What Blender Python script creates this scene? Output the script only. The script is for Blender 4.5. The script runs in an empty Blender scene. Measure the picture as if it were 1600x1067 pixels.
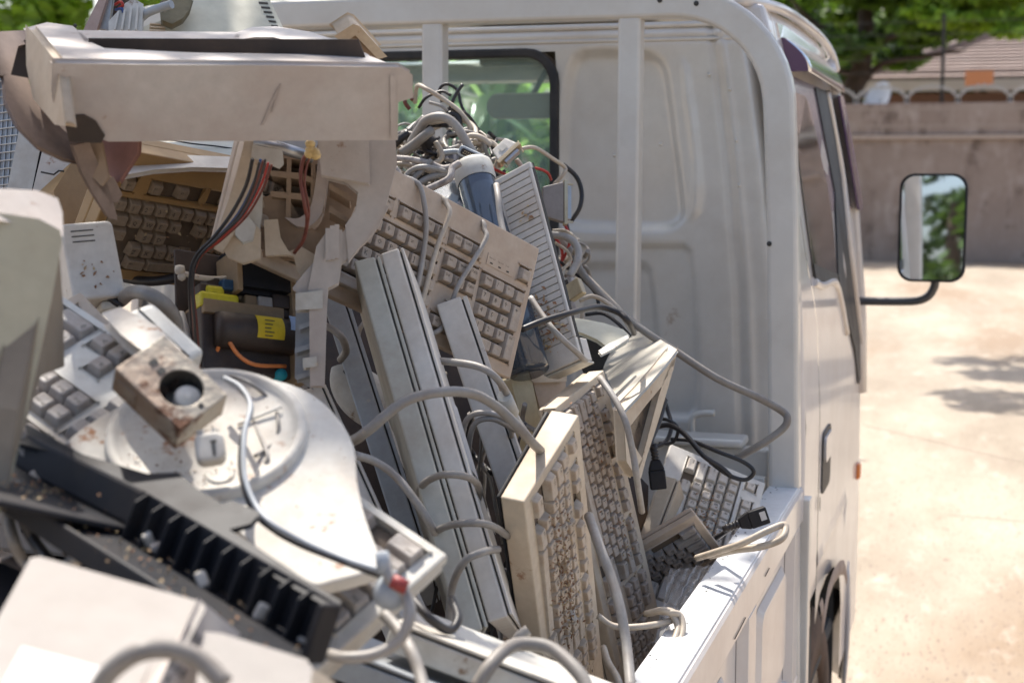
import bpy, bmesh, math, random
import numpy as np
from mathutils import Vector, Matrix, Euler
sc = bpy.context.scene
col = sc.collection
random.seed(7)
# ---------------------------------------------------------------- camera
FOC = 2400.0
CAM = np.array([0, 0, 1.69])
pit = math.atan(273.5/FOC); yaw = math.atan(760*math.cos(pit)/FOC)
RR = np.array([math.cos(yaw), math.sin(yaw), 0])
FF = np.array([-math.sin(yaw)*math.cos(pit), math.cos(yaw)*math.cos(pit), -math.sin(pit)])
UU = np.cross(RR, FF)
cd = bpy.data.cameras.new('camera'); cam = bpy.data.objects.new('camera', cd); col.objects.link(cam)
cd.sensor_width = 36; cd.lens = FOC/1600*36; cd.clip_start = 0.05; cd.clip_end = 500
m = Matrix((( RR[0], UU[0], -FF[0], CAM[0]), (RR[1], UU[1], -FF[1], CAM[1]), (RR[2], UU[2], -FF[2], CAM[2]), (0,0,0,1)))
cam.matrix_world = m
cd.dof.use_dof = True; cd.dof.focus_distance = 2.0; cd.dof.aperture_fstop = 7.1
sc.camera = cam
# ---------------------------------------------------------------- sky and sun
SUN_EL = math.radians(62); SUN_AZ = math.radians(38)     # from ahead of the truck, to the left
SD = Vector((-math.sin(SUN_AZ)*math.cos(SUN_EL), math.cos(SUN_AZ)*math.cos(SUN_EL), math.sin(SUN_EL)))
w = bpy.data.worlds.new('World'); sc.world = w; w.use_nodes = True
nt = w.node_tree; sky = nt.nodes.new('ShaderNodeTexSky'); sky.sky_type = 'NISHITA'; sky.sun_disc = False
sky.sun_elevation = SUN_EL; sky.sun_rotation = -SUN_AZ; sky.dust_density = 4; sky.ozone_density = .5; sky.air_density = .9
nt.links.new(sky.outputs[0], nt.nodes['Background'].inputs[0]); nt.nodes['Background'].inputs[1].default_value = 0.135
sl = bpy.data.lights.new('sun', 'SUN'); sl.energy = 4.2; sl.angle = math.radians(0.5); sl.color = (1, 0.94, 0.86)
so = bpy.data.objects.new('sun', sl); col.objects.link(so); so.rotation_euler = SD.to_track_quat('Z', 'Y').to_euler()
sc.view_settings.view_transform = 'Standard'; sc.view_settings.look = 'None'; sc.view_settings.gamma = 1
sc.view_settings.exposure = 1.03
sc.render.engine = 'CYCLES'
# ---------------------------------------------------------------- measuring helpers
def ray(x, y): return FF+RR*(x-800)/FOC+UU*(533.5-y)/FOC
def P(x, y, d): return Vector(CAM+ray(x, y)*d)
def PA(x, y, ax, v):
    r = ray(x, y); return Vector(CAM+r*((v-CAM[ax])/r[ax]))
def mat3(O, X, Y):
    x = (X-O).normalized(); y = (Y-O); y = (y-x*y.dot(x)).normalized(); z = x.cross(y)
    return Matrix(((x.x, y.x, z.x, O.x), (x.y, y.y, z.y, O.y), (x.z, y.z, z.z, O.z), (0, 0, 0, 1)))
def fit(a, b, c, L, W, da, db, dc, w=0.02, say=None):
    """real corner of a rectangle L x W whose corners were measured at a, b, c"""
    ra, rb, rc = (ray(*q) for q in (a, b, c))
    d0 = np.array([da, db, dc], float)
    def res(d):
        A, B, Cc = ra*d[0], rb*d[1], rc*d[2]; u = B-A; v = Cc-A
        return np.array([np.linalg.norm(u)-L, np.linalg.norm(v)-W, (u@v)/math.sqrt(L*W)*1.0, w*(d[0]-d0[0]), w*.5*(d[1]-d0[1]), w*.5*(d[2]-d0[2])])
    d = d0.copy(); lam = 1e-4
    for _ in range(60):
        r = res(d); J = np.zeros((6, 3))
        for k in range(3):
            e = np.zeros(3); e[k] = 1e-5; J[:, k] = (res(d+e)-r)/1e-5
        st = np.linalg.solve(J.T@J+lam*np.eye(3), -J.T@r); n = np.clip(d+st, .7, 4)
        if np.linalg.norm(res(n)) < np.linalg.norm(r): d = n; lam *= .5
        else: lam *= 4
    A, B, Cc = (Vector(CAM+q*t) for q, t in ((ra, d[0]), (rb, d[1]), (rc, d[2])))
    print('FIT', say, 'd=%.2f %.2f %.2f' % tuple(d), 'L=%.3f W=%.3f perp=%.2f' % ((B-A).length, (Cc-A).length, (B-A).normalized().dot((Cc-A).normalized())), 'z=%.2f %.2f %.2f' % (A.z, B.z, Cc.z))
    return mat3(A, B, Cc)
# ---------------------------------------------------------------- mesh builder
class MB:
    def __init__(s, M=None): s.v = []; s.f = []; s.mi = []; s.sm = []; s.M = M
    def add(s, vs, fs, mi=0, sm=False, M=None):
        o = len(s.v)
        for p in vs:
            p = Vector(p)
            if M is not None: p = M @ p
            s.v.append(p)
        for f in fs: s.f.append([o+i for i in f]); s.mi.append(mi); s.sm.append(sm)
        return s
    def box(s, x0, y0, z0, x1, y1, z1, mi=0, M=None):
        v = [(x0,y0,z0),(x1,y0,z0),(x1,y1,z0),(x0,y1,z0),(x0,y0,z1),(x1,y0,z1),(x1,y1,z1),(x0,y1,z1)]
        return s.add(v, [(3,2,1,0),(4,5,6,7),(0,1,5,4),(1,2,6,5),(2,3,7,6),(3,0,4,7)], mi, False, M)
    def hexa(s, b, t, mi=0, M=None):
        return s.add(list(b)+list(t), [(3,2,1,0),(4,5,6,7),(0,1,5,4),(1,2,6,5),(2,3,7,6),(3,0,4,7)], mi, False, M)
    def prism(s, poly, z0, z1, mi=0, M=None, sm=False):
        n = len(poly)
        v = [(p[0], p[1], z0) for p in poly]+[(p[0], p[1], z1) for p in poly]
        s.add(v, [list(range(n))[::-1], list(range(n, 2*n))], mi, False, M)
        o = len(s.v)-2*n
        for i in range(n):
            j = (i+1) % n; s.f.append([o+i, o+j, o+n+j, o+n+i]); s.mi.append(mi); s.sm.append(sm)
        return s
    def tube(s, pts, r, n=8, mi=0, M=None, caps=True):
        pts = [Vector(p) for p in pts]; k = len(pts)
        rs = r if isinstance(r, (list, tuple)) else [r]*k
        T = [(pts[min(i+1, k-1)]-pts[max(i-1, 0)]).normalized() for i in range(k)]
        a = T[0].orthogonal().normalized(); vs = []
        for i in range(k):
            a = (a-T[i]*a.dot(T[i])); a = a.normalized() if a.length > 1e-6 else T[i].orthogonal().normalized()
            b = T[i].cross(a)
            for j in range(n):
                t = 2*math.pi*j/n; vs.append(pts[i]+(a*math.cos(t)+b*math.sin(t))*rs[i])
        fs = [(i*n+j, i*n+(j+1) % n, (i+1)*n+(j+1) % n, (i+1)*n+j) for i in range(k-1) for j in range(n)]
        s.add(vs, fs, mi, True, M)
        if caps:
            o = len(s.v)-len(vs)
            s.f.append([o+j for j in range(n)][::-1]); s.mi.append(mi); s.sm.append(False)
            s.f.append([o+(k-1)*n+j for j in range(n)]); s.mi.append(mi); s.sm.append(False)
        return s
    def lathe(s, prof, n=32, mi=0, M=None, a0=0, a1=2*math.pi, sm=True):
        full = abs(a1-a0-2*math.pi) < 1e-6; c = n if full else n+1; vs = []
        for r, z in prof:
            for j in range(c):
                t = a0+(a1-a0)*j/n; vs.append((r*math.cos(t), r*math.sin(t), z))
        fs = []
        for i in range(len(prof)-1):
            for j in range(n):
                k = (j+1) % c if full else j+1
                fs.append((i*c+j, i*c+k, (i+1)*c+k, (i+1)*c+j))
        return s.add(vs, fs, mi, sm, M)
    def grid(s, fn, nu, nv, mi=0, sm=True, M=None, keep=None):
        vs = [fn(i/nu, j/nv) for i in range(nu+1) for j in range(nv+1)]
        fs = [(i*(nv+1)+j, (i+1)*(nv+1)+j, (i+1)*(nv+1)+j+1, i*(nv+1)+j+1) for i in range(nu) for j in range(nv) if keep is None or keep((i+.5)/nu, (j+.5)/nv)]
        return s.add(vs, fs, mi, sm, M)
    def mesh(s, name):
        me = bpy.data.meshes.new(name); me.from_pydata([tuple(v) for v in s.v], [], s.f)
        me.polygons.foreach_set('material_index', s.mi); me.polygons.foreach_set('use_smooth', s.sm)
        me.update(); return me
    def build(s, name, mats, parent=None, bevel=0, seg=2, solid=0, label=None, cat=None, group=None, kind=None, world=False, ang=35, subd=0):
        if not isinstance(mats, (list, tuple)): mats = [mats]
        if parent is None:       # origin at the base of the thing
            lo = Vector((sum(v.x for v in s.v)/len(s.v), sum(v.y for v in s.v)/len(s.v), min(v.z for v in s.v)))
            s.v = [v-lo for v in s.v]
        elif world:              # points given in world space
            I = WM[parent.name].inverted(); s.v = [I @ v for v in s.v]
        me = s.mesh(name); o = bpy.data.objects.new(name, me); col.objects.link(o)
        for q in mats: me.materials.append(q)
        if parent is None: o.location = lo; WM[o.name] = Matrix.Translation(lo)
        else: o.parent = parent; WM[o.name] = WM[parent.name]
        if solid: q = o.modifiers.new('s', 'SOLIDIFY'); q.thickness = solid; q.offset = 0
        if subd: q = o.modifiers.new('u', 'SUBSURF'); q.levels = q.render_levels = subd
        if bevel:
            q = o.modifiers.new('b', 'BEVEL'); q.width = bevel; q.segments = seg; q.limit_method = 'ANGLE'; q.angle_limit = math.radians(ang)
        return tag(o, label, cat, group, kind)
WM = {}
def tag(o, label=None, cat=None, group=None, kind=None):
    if label: o['label'] = label
    if cat: o['category'] = cat
    if group: o['group'] = group
    if kind: o['kind'] = kind
    return o
def thing(name, label, cat, M=None, group=None):
    o = bpy.data.objects.new(name, None); col.objects.link(o); o.empty_display_size = .05
    M = M if M is not None else Matrix.Identity(4)
    o.matrix_world = M; WM[o.name] = M.copy(); return tag(o, label, cat, group)
def smooth(pts, n=6):
    pts = [Vector(p) for p in pts]
    if len(pts) < 3: return pts
    q = [pts[0]*2-pts[1]]+pts+[pts[-1]*2-pts[-2]]; out = []
    for i in range(1, len(q)-2):
        a, b, c, d = q[i-1:i+3]
        for k in range(n):
            t = k/n; out.append(.5*((2*b)+(c-a)*t+(2*a-5*b+4*c-d)*t*t+(3*b-a-3*c+d)*t*t*t))
    out.append(pts[-1]); return out
def lerp(a, b, t): return a+(b-a)*t
def pw(x, tab):
    if x <= tab[0][0]: return tab[0][1]
    for (a, b), (c, d) in zip(tab, tab[1:]):
        if x <= c: return b+(d-b)*(x-a)/(c-a)
    return tab[-1][1]
def rrect(x0, y0, x1, y1, r, n=5):
    out = []
    for cx, cy, a in ((x1-r, y0+r, -90), (x1-r, y1-r, 0), (x0+r, y1-r, 90), (x0+r, y0+r, 180)):
        for k in range(n+1):
            t = math.radians(a+90*k/n); out.append((cx+r*math.cos(t), cy+r*math.sin(t)))
    return out
# ---------------------------------------------------------------- materials
def mat(name, base, rough=.5, metal=0, dirt=None, amt=.5, scale=12, spots=None, spamt=.62, bump=0, coat=0, trans=0, spec=.5, ior=1.45, island=0, alpha=1, fine=.06, emis=None, bscale=60):
    m = bpy.data.materials.new(name); m.use_nodes = True; t = m.node_tree; N = t.nodes; L = t.links
    b = N['Principled BSDF']; b.inputs['Roughness'].default_value = rough; b.inputs['Metallic'].default_value = metal
    b.inputs['Coat Weight'].default_value = coat; b.inputs['Coat Roughness'].default_value = .08; b.inputs['Transmission Weight'].default_value = trans
    b.inputs['Specular IOR Level'].default_value = spec; b.inputs['IOR'].default_value = ior; b.inputs['Alpha'].default_value = alpha
    tc = N.new('ShaderNodeTexCoord'); src = tc.outputs['Object']
    cur = None
    def rgb(c): n = N.new('ShaderNodeRGB'); n.outputs[0].default_value = (*c, 1); return n.outputs[0]
    def mix(f, a, bb, typ='MIX'):
        n = N.new('ShaderNodeMix'); n.data_type = 'RGBA'; n.blend_type = typ
        if hasattr(f, 'links') or not isinstance(f, float): L.new(f, n.inputs[0])
        else: n.inputs[0].default_value = f
        L.new(a, n.inputs[6]); L.new(bb, n.inputs[7]); return n.outputs[2]
    def noise(sc_, det=6, ro=.6, lo=.4, hi=.65, off=0):
        n = N.new('ShaderNodeTexNoise'); n.inputs['Scale'].default_value = sc_; n.inputs['Detail'].default_value = det; n.inputs['Roughness'].default_value = ro
        mp = N.new('ShaderNodeMapping'); mp.inputs['Location'].default_value = (off, off*.7, off*1.3); L.new(src, mp.inputs[0]); L.new(mp.outputs[0], n.inputs['Vector'])
        r = N.new('ShaderNodeMapRange'); r.inputs[1].default_value = lo; r.inputs[2].default_value = hi; L.new(n.outputs[0], r.inputs[0]); return r.outputs[0]
    cur = rgb(base)
    if island:
        g = N.new('ShaderNodeNewGeometry'); h = N.new('ShaderNodeHueSaturation'); r = N.new('ShaderNodeMapRange'); r.inputs[3].default_value = 1-island; r.inputs[4].default_value = 1+island
        L.new(g.outputs['Random Per Island'], r.inputs[0]); L.new(r.outputs[0], h.inputs['Value']); L.new(cur, h.inputs['Color']); cur = h.outputs[0]
    if fine:
        f = noise(scale*9, 3, .6, .3, .7, 3.1); cur = mix(f, cur, rgb(tuple(c*(1-fine*2) for c in base)))if not island else cur
    if dirt:
        f = noise(scale, 8, .65, .42, .78, 7.7); k = N.new('ShaderNodeMath'); k.operation = 'MULTIPLY'; k.inputs[1].default_value = amt; L.new(f, k.inputs[0])
        cur = mix(k.outputs[0], cur, rgb(dirt))
        rr = N.new('ShaderNodeMapRange'); rr.inputs[3].default_value = rough; rr.inputs[4].default_value = min(1, rough+.3); L.new(k.outputs[0], rr.inputs[0]); L.new(rr.outputs[0], b.inputs['Roughness'])
    if spots:
        f = noise(scale*2.3, 10, .7, spamt, spamt+.06, 1.9); cur = mix(f, cur, rgb(spots))
    L.new(cur, b.inputs['Base Color'])
    if emis: b.inputs['Emission Color'].default_value = (*emis, 1); b.inputs['Emission Strength'].default_value = 1
    if bump:
        n = N.new('ShaderNodeTexNoise'); n.inputs['Scale'].default_value = bscale; n.inputs['Detail'].default_value = 8; L.new(src, n.inputs['Vector'])
        q = N.new('ShaderNodeBump'); q.inputs['Strength'].default_value = bump; q.inputs['Distance'].default_value = .01; L.new(n.outputs[0], q.inputs['Height']); L.new(q.outputs[0], b.inputs['Normal'])
    return m
BR = (.16, .085, .045)
M = dict(
 paint=mat('silver_paint', (.63,.61,.565), .33, .15, (.42,.36,.29), .6, 4, coat=.4, fine=.02, spots=(.38,.31,.25), spamt=.67),
 paint_side=mat('silver_paint_dusty', (.66,.62,.59), .3, .1, (.50,.40,.33), .5, 4, coat=.5, fine=.03),
 white_paint=mat('worn_white_paint', (.68,.69,.70), .4, 0, (.42,.40,.38), .5, 8, spots=(.12,.12,.13), spamt=.68, coat=.3),
 rubber=mat('black_rubber', (.015,.015,.017), .5, 0, (.08,.07,.06), .5, 20),
 blackpl=mat('black_plastic', (.014,.015,.019), .55, 0, (.065,.052,.042), .5, 14, spots=(.22,.15,.10), spamt=.70, spec=.25),
 chrome=mat('chrome', (.75,.75,.78), .12, 1, fine=0),
 purple=mat('purple_acrylic', (.10,.055,.13), .12, 0, coat=.6, fine=0),
 mirror=mat('mirror_glass', (.85,.87,.9), .02, 1, fine=0),
 tealglass=mat('green_tinted_glass', (.74,.92,.87), .02, trans=.86, ior=1.2, fine=0, spec=.5),
 darkglass=mat('side_glass', (.25,.28,.27), .02, trans=.85, ior=1.45, fine=0, coat=1),
 tyre=mat('dusty_tyre', (.10,.065,.045), .9, 0, (.20,.12,.08), .7, 9, bump=.3),
 steel=mat('steel', (.42,.42,.42), .35, .8, (.20,.15,.12), .6, 20),
 brass=mat('brassy_shell', (.55,.45,.30), .35, .8, (.25,.18,.12), .5, 30),
 amber=mat('amber_lens', (.75,.20,.04), .2, fine=0),
 seat=mat('seat_cloth', (.09,.075,.06), .9),
 dark=mat('dark_interior', (.05,.048,.045), .8),
 bark=mat('bark', (.09,.065,.05), .9, 0, (.03,.022,.018), .7, 6, bump=.5, bscale=20),
 leaf=mat('green_leaf', (.10,.17,.035), .45, island=.55), leaf2=mat('light_leaf', (.24,.36,.05), .5, island=.4),
 leafd=mat('dark_leaf', (.045,.075,.03), .45, island=.6), leafy=mat('glossy_leaf', (.20,.29,.15), .25, island=.6),
 rust=mat('rusty_metal', (.36,.32,.26), .5, .3, (.25,.10,.04), 1, 10, spots=(.11,.045,.02), spamt=.52, bump=.3),
)
for k in ('leaf', 'leaf2', 'leafd', 'leafy'):       # thin leaves let light through
    t = M[k].node_tree; b = t.nodes['Principled BSDF']; out = t.nodes['Material Output']
    tr = t.nodes.new('ShaderNodeBsdfTranslucent'); ms = t.nodes.new('ShaderNodeMixShader'); ms.inputs[0].default_value = .4
    s_ = b.inputs['Base Color'].links[0].from_socket; g = t.nodes.new('ShaderNodeMix'); g.data_type = 'RGBA'; g.blend_type = 'MULTIPLY'; g.inputs[0].default_value = 1
    t.links.new(s_, g.inputs[6]); g.inputs[7].default_value = (1.6, 1.7, .7, 1); t.links.new(g.outputs[2], tr.inputs[0])
    t.links.new(b.outputs[0], ms.inputs[1]); t.links.new(tr.outputs[0], ms.inputs[2]); t.links.new(ms.outputs[0], out.inputs[0])
# ================================================================ SETTING
g = bpy.data.materials.new('dusty_ground'); g.use_nodes = True; t = g.node_tree; N = t.nodes; L = t.links; b = N['Principled BSDF']; b.inputs['Roughness'].default_value = .9
tc = N.new('ShaderNodeTexCoord'); mp = N.new('ShaderNodeMapping'); mp.inputs['Scale'].default_value = (1, .35, 1); mp.inputs['Rotation'].default_value = (0, 0, 1.2); L.new(tc.outputs['Object'], mp.inputs[0])
def nz(s, lo, hi, det=8):
    n = N.new('ShaderNodeTexNoise'); n.inputs['Scale'].default_value = s; n.inputs['Detail'].default_value = det; n.inputs['Roughness'].default_value = .65; L.new(mp.outputs[0], n.inputs['Vector'])
    r = N.new('ShaderNodeMapRange'); r.inputs[1].default_value = lo; r.inputs[2].default_value = hi; L.new(n.outputs[0], r.inputs[0]); return r.outputs[0]
def mx(f, a, bb):
    n = N.new('ShaderNodeMix'); n.data_type = 'RGBA'; L.new(f, n.inputs[0])
    for v, i in ((a, 6), (bb, 7)):
        if isinstance(v, tuple): n.inputs[i].default_value = (*v, 1)
        else: L.new(v, n.inputs[i])
    return n.outputs[2]
c = mx(nz(1.3, .38, .62), (.33,.283,.222), (.235,.195,.147)); c = mx(nz(.55, .52, .66), c, (.225,.165,.112)); c = mx(nz(6, .55, .72), c, (.385,.33,.27)); c = mx(nz(22, .60, .70), c, (.17,.125,.095)); c = mx(nz(70, .60, .66, 3), c, (.14,.10,.08))
L.new(c, b.inputs['Base Color'])
bp = N.new('ShaderNodeBump'); bp.inputs['Strength'].default_value = .5; bp.inputs['Distance'].default_value = .02; L.new(nz(14, 0, 1), bp.inputs['Height']); L.new(bp.outputs[0], b.inputs['Normal'])
MB().add([(-120,-60,0),(120,-60,0),(120,200,0),(-120,200,0)], [(0,1,2,3)]).build('ground', g, kind='structure')
crk = mat('joint_sand', (.30,.24,.19), .95)
mb = MB()                                                                     # long straight joint in the paving
for (xa, ya), (xb, yb) in (((1345, 662), (1760, 760)), ((1480,803),(1700,822))):
    a = PA(xa, ya, 2, .004); b2 = PA(xb, yb, 2, .004); n_ = (b2-a).cross(Vector((0,0,1))).normalized()*.004
    mb.add([a-n_, b2-n_, b2+n_, a+n_], [(0,1,2,3)])
mb.build('paving_joint', crk, kind='structure')
# boundary wall -----------------------------------------------------------
wm = bpy.data.materials.new('stained_block_wall'); wm.use_nodes = True; t = wm.node_tree; N = t.nodes; L = t.links; b = N['Principled BSDF']; b.inputs['Roughness'].default_value = .9
tc = N.new('ShaderNodeTexCoord'); mp = N.new('ShaderNodeMapping'); mp.inputs['Scale'].default_value = (1, 1, .6); L.new(tc.outputs['Object'], mp.inputs[0])
c = mx(nz(.8, .35, .65), (.38,.30,.25), (.25,.185,.15)); c = mx(nz(3, .5, .7), c, (.44,.36,.31)); c = mx(nz(1.7, .54, .66), c, (.12,.085,.065))
L.new(c, b.inputs['Base Color'])
def wallmat2():
    q = wm.copy(); q.name = 'mortared_block_wall'; t = q.node_tree; b = t.nodes['Principled BSDF']
    br = t.nodes.new('ShaderNodeTexBrick'); br.inputs['Scale'].default_value = 1; br.inputs['Brick Width'].default_value = .8; br.inputs['Row Height'].default_value = .3; br.inputs['Mortar Size'].default_value = .03
    br.inputs['Mortar'].default_value = (.36,.29,.24,1); br.inputs['Mortar Smooth'].default_value = .8
    tcn = t.nodes.new('ShaderNodeTexCoord'); mm = t.nodes.new('ShaderNodeMapping'); mm.inputs['Rotation'].default_value = (math.radians(90),0,0); t.links.new(tcn.outputs['Object'], mm.inputs[0]); t.links.new(mm.outputs[0], br.inputs['Vector'])
    s0 = b.inputs['Base Color'].links[0].from_socket; t.links.new(s0, br.inputs['Color1']); t.links.new(s0, br.inputs['Color2']); t.links.new(br.outputs[0], b.inputs['Base Color']); return q
wm2 = wallmat2()
YW = 28.4
tw = thing('boundary_wall', 'brown plastered block boundary wall with a pale ledge and raised top courses behind the truck', 'wall', Matrix.Translation((0, YW, 0)))
MB().box(-30, 0, 0, 14, .3, 2.16).build('wall_base', wm, tw, bevel=.01)
MB().box(-30, -.06, 2.162, 14, .36, 2.24).build('ledge', mat('pale_mortar', (.50,.40,.33), .9, dirt=(.3,.22,.17)), tw, bevel=.01)
MB().box(-30, .03, 2.242, 14, .25, 2.80).build('raised_courses', wm2, tw, bevel=.01)
# razor wire loops along the top
gal = mat('galvanised_wire', (.50,.48,.45), .5, .2)
mb = MB()
for k in range(34):
    cx = -17+k*.88
    pts = [(cx+.46*math.cos(a), YW+.13, 2.80+.30*math.sin(a)) for a in [math.pi*i/14 for i in range(15)]]
    mb.tube(pts, .013, 5)
    for i in range(0, 15): x, y, z = pts[i]; mb.box(x-.03, y-.02, z-.03, x+.03, y+.02, z+.03)
mb.build('razor_wire', gal, label='coiled razor wire in low arches along the top of the boundary wall', cat='razor wire')
ef = thing('electric_fence', 'thin electric fence wires on dark stays above the boundary wall', 'electric fence', Matrix.Translation((0, YW+.2, 2.8)))
mb = MB()
for k in range(5): mb.tube([(-18, 0, .55+k*.22), (12, 0, .55+k*.22)], .008, 4)
mb.build('wires', M['dark'], ef)
for x in (-17.5, -12, -6.5, -1, 4.5): MB().box(x-.03, -.03, 0, x+.03, .03, 1.55).build('stay', M['dark'], ef)
p = PA(1530, 122, 1, YW)
MB().box(p.x-.24, YW+.12, p.z-.13, p.x+.24, YW+.14, p.z+.13).build('warning_sign', mat('orange_sign', (.60,.24,.10), .6), label='small orange warning sign hanging on the electric fence', cat='sign', bevel=.005)
# satellite dish just behind the wall
p = PA(1376, 160, 1, YW+.8)
ds = thing('satellite_dish', 'pale grey satellite dish showing above the boundary wall', 'satellite dish', Matrix.Translation((p.x, p.y, 2.2)))
Md = Matrix.Translation((0, 0, p.z-2.2)) @ Matrix.Rotation(math.radians(-48), 4, 'Z') @ Matrix.Rotation(math.radians(68), 4, 'X')
MB().lathe([(r*.36, .10*r*r) for r in (0.001,.3,.6,.85,1)], 28, M=Md).build('dish', mat('dish_white', (.6,.63,.66), .5), ds, solid=.01)
MB().tube([(0,0,0),(0,.1,p.z-2.2)], .03, 8).build('mast', M['steel'], ds)
MB().tube([Md@Vector((0,-.3,.08)), Md@Vector((0,0,.42))], .015, 6).build('feed_arm', M['steel'], ds)
# the house over the wall --------------------------------------------------
tile = mat('roof_tile', (.31,.245,.22), .8, dirt=(.21,.155,.135), scale=2); YH = 38
def hz(x, y, Y=YH): return PA(x, y, 1, Y)
h = thing('house', 'house with a pink brown tiled hip roof and cream fascia beyond the wall', 'house', Matrix.Translation((3, YH, 0)))
e0 = hz(1335, 128); e1z = e0.z; rz = hz(1575, 52, YH+4).z
x0 = e0.x; xr = hz(1575, 52, YH+4).x; x1 = x0+16
mb = MB()
def slope(a, b, c, d, n):
    a, b, c, d = map(Vector, (a, b, c, d)); nn = (b-a).cross(d-a).normalized()
    if nn.z < 0: nn = -nn
    for i in range(n):                                      # overlapping courses of tile
        t0 = i/n; t1 = (i+1.15)/n if i < n-1 else 1
        p0 = a.lerp(d, t0)+nn*.07; p1 = b.lerp(c, t0)+nn*.07; p2 = b.lerp(c, t1)+nn*.01; p3 = a.lerp(d, t1)+nn*.01
        q = [p0-nn*.07, p1-nn*.07]
        mb.add([p0, p1, p2, p3, q[0], q[1]], [(0,1,2,3), (4,5,1,0)])
ya = YH-.6; yb = YH+9
slope((x0,ya,e1z),(x1,ya,e1z),(x1-4.2,YH+4,rz),(xr,YH+4,rz), 14)
slope((x0,yb,e1z),(x0,ya,e1z),(xr,YH+4,rz),(xr,YH+4.01,rz), 14)
slope((x1,yb,e1z),(x0,yb,e1z),(xr,YH+4,rz),(x1-4.2,YH+4,rz), 6)
for v in mb.v: v -= Vector((3, YH, 0))
ro = mb.build('roof', tile, h)
MB().tube([Vector((x0-3,ya-YH,e1z+.08)), Vector((xr-3,4,rz+.1)), Vector((x1-7.2,4,rz+.1))], .11, 8).build('ridge_cap', tile, ro)
cr = mat('cream_fascia', (.55,.50,.44), .7); wallb = mat('brown_house_wall', (.20,.12,.09), .9, dirt=(.12,.07,.05), scale=2)
MB().box(x0-3, ya-YH-.05, e1z-.28, x1-3, ya-YH, e1z-.02).box(x0-3, ya-YH, e1z-.28, x0-3+.05, 9, e1z-.02).build('fascia', cr, h)
MB().box(x0+.5-3, .1, 0, x1-3.5, 8.5, e1z-.30).build('wall', wallb, h)
for fx in (2.6, 7.0):
    wf = MB().box(x0+fx-3, .02, 1.4, x0+fx+.9-3, .098, 2.75).build('window', cr, h)
    MB().box(x0+fx+.06-3, .0, 1.48, x0+fx+.84-3, .018, 2.67).build('pane', M['darkglass'], wf)
# trees ------------------------------------------------------------------
def leaves(mb, cs, n, size, rnd, flat=.5, long=1.8):
    for _ in range(n):
        c, r = rnd.choice(cs); u = Vector((rnd.gauss(0,1), rnd.gauss(0,1), rnd.gauss(0,1))).normalized()*(rnd.random()**.45)
        p = Vector(c)+Vector((u.x*r[0], u.y*r[1], u.z*r[2]))
        a = Vector((rnd.gauss(0,1), rnd.gauss(0,1), rnd.gauss(0,flat))).normalized(); b = a.orthogonal().normalized(); b = (b+a.cross(b)*rnd.uniform(-1,1)).normalized()
        s = size*rnd.uniform(.6, 1.3); a *= s*long*.5; b *= s*.5
        mb.add([p-a, p-b*.9+a*.1, p+a, p+b*.9+a*.1], [(0,1,2,3)])
def limb(mb, pts, r0, r1):
    pts = smooth(pts, 4); n = len(pts); mb.tube(pts, [lerp(r0, r1, i/(n-1)) for i in range(n)], 7)
def tree(name, label, base, trunk, limbs, clumps, n, size, lm, seed, group=None, long=1.8):
    rnd = random.Random(seed); base = Vector(base)
    t = thing(name, label, 'tree', Matrix.Translation(base), group)
    mb = MB(); limb(mb, [Vector(p) for p in trunk], .02*len(trunk)+.16, .10)
    for l in limbs: limb(mb, [Vector(p) for p in l], .09, .025)
    mb.build('trunk', M['bark'], t)
    mb = MB(); leaves(mb, clumps, n, size, rnd, long=long); mb.build('crown', lm, t)
    return t
def clumpset(rnd, c, R, k, r): 
    out = []
    for _ in range(k):
        u = Vector((rnd.gauss(0,1), rnd.gauss(0,1), rnd.gauss(0,1))).normalized()*(rnd.random()**.4)
        s = r*rnd.uniform(.6, 1.3); out.append(((c[0]+u.x*R[0], c[1]+u.y*R[1], c[2]+u.z*R[2]), (s, s, s*.6)))
    return out
rnd = random.Random(3)
# shade tree standing left of the truck, its crown over the load bed
SH = Vector((-6.6, 3.2, 0))
cl = clumpset(rnd, (3.9, .5, 5.3), (2.5, 2.6, .9), 80, .38)
tree('shade_tree', 'large leafy shade tree beside the truck casting dappled light on the load', SH,
     [(0,0,0), (.3,0,1.5), (1.0,0,3.0), (1.8,.1,4.2), (2.8,.2,4.9)],
     [[(1.0,0,3.0),(1.6,.8,3.9),(2.8,1.8,4.9)], [(1.8,.1,4.2),(3.0,-.6,4.8),(4.2,-1.2,5.1)], [(2.2,.1,4.5),(3.5,.8,5.0),(5.2,1.2,5.3)], [(1.4,0,3.6),(1.2,-1,4.3),(1.8,-2,5.0)]],
     cl, 8200, .08, M['leaf'], 5)
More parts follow.
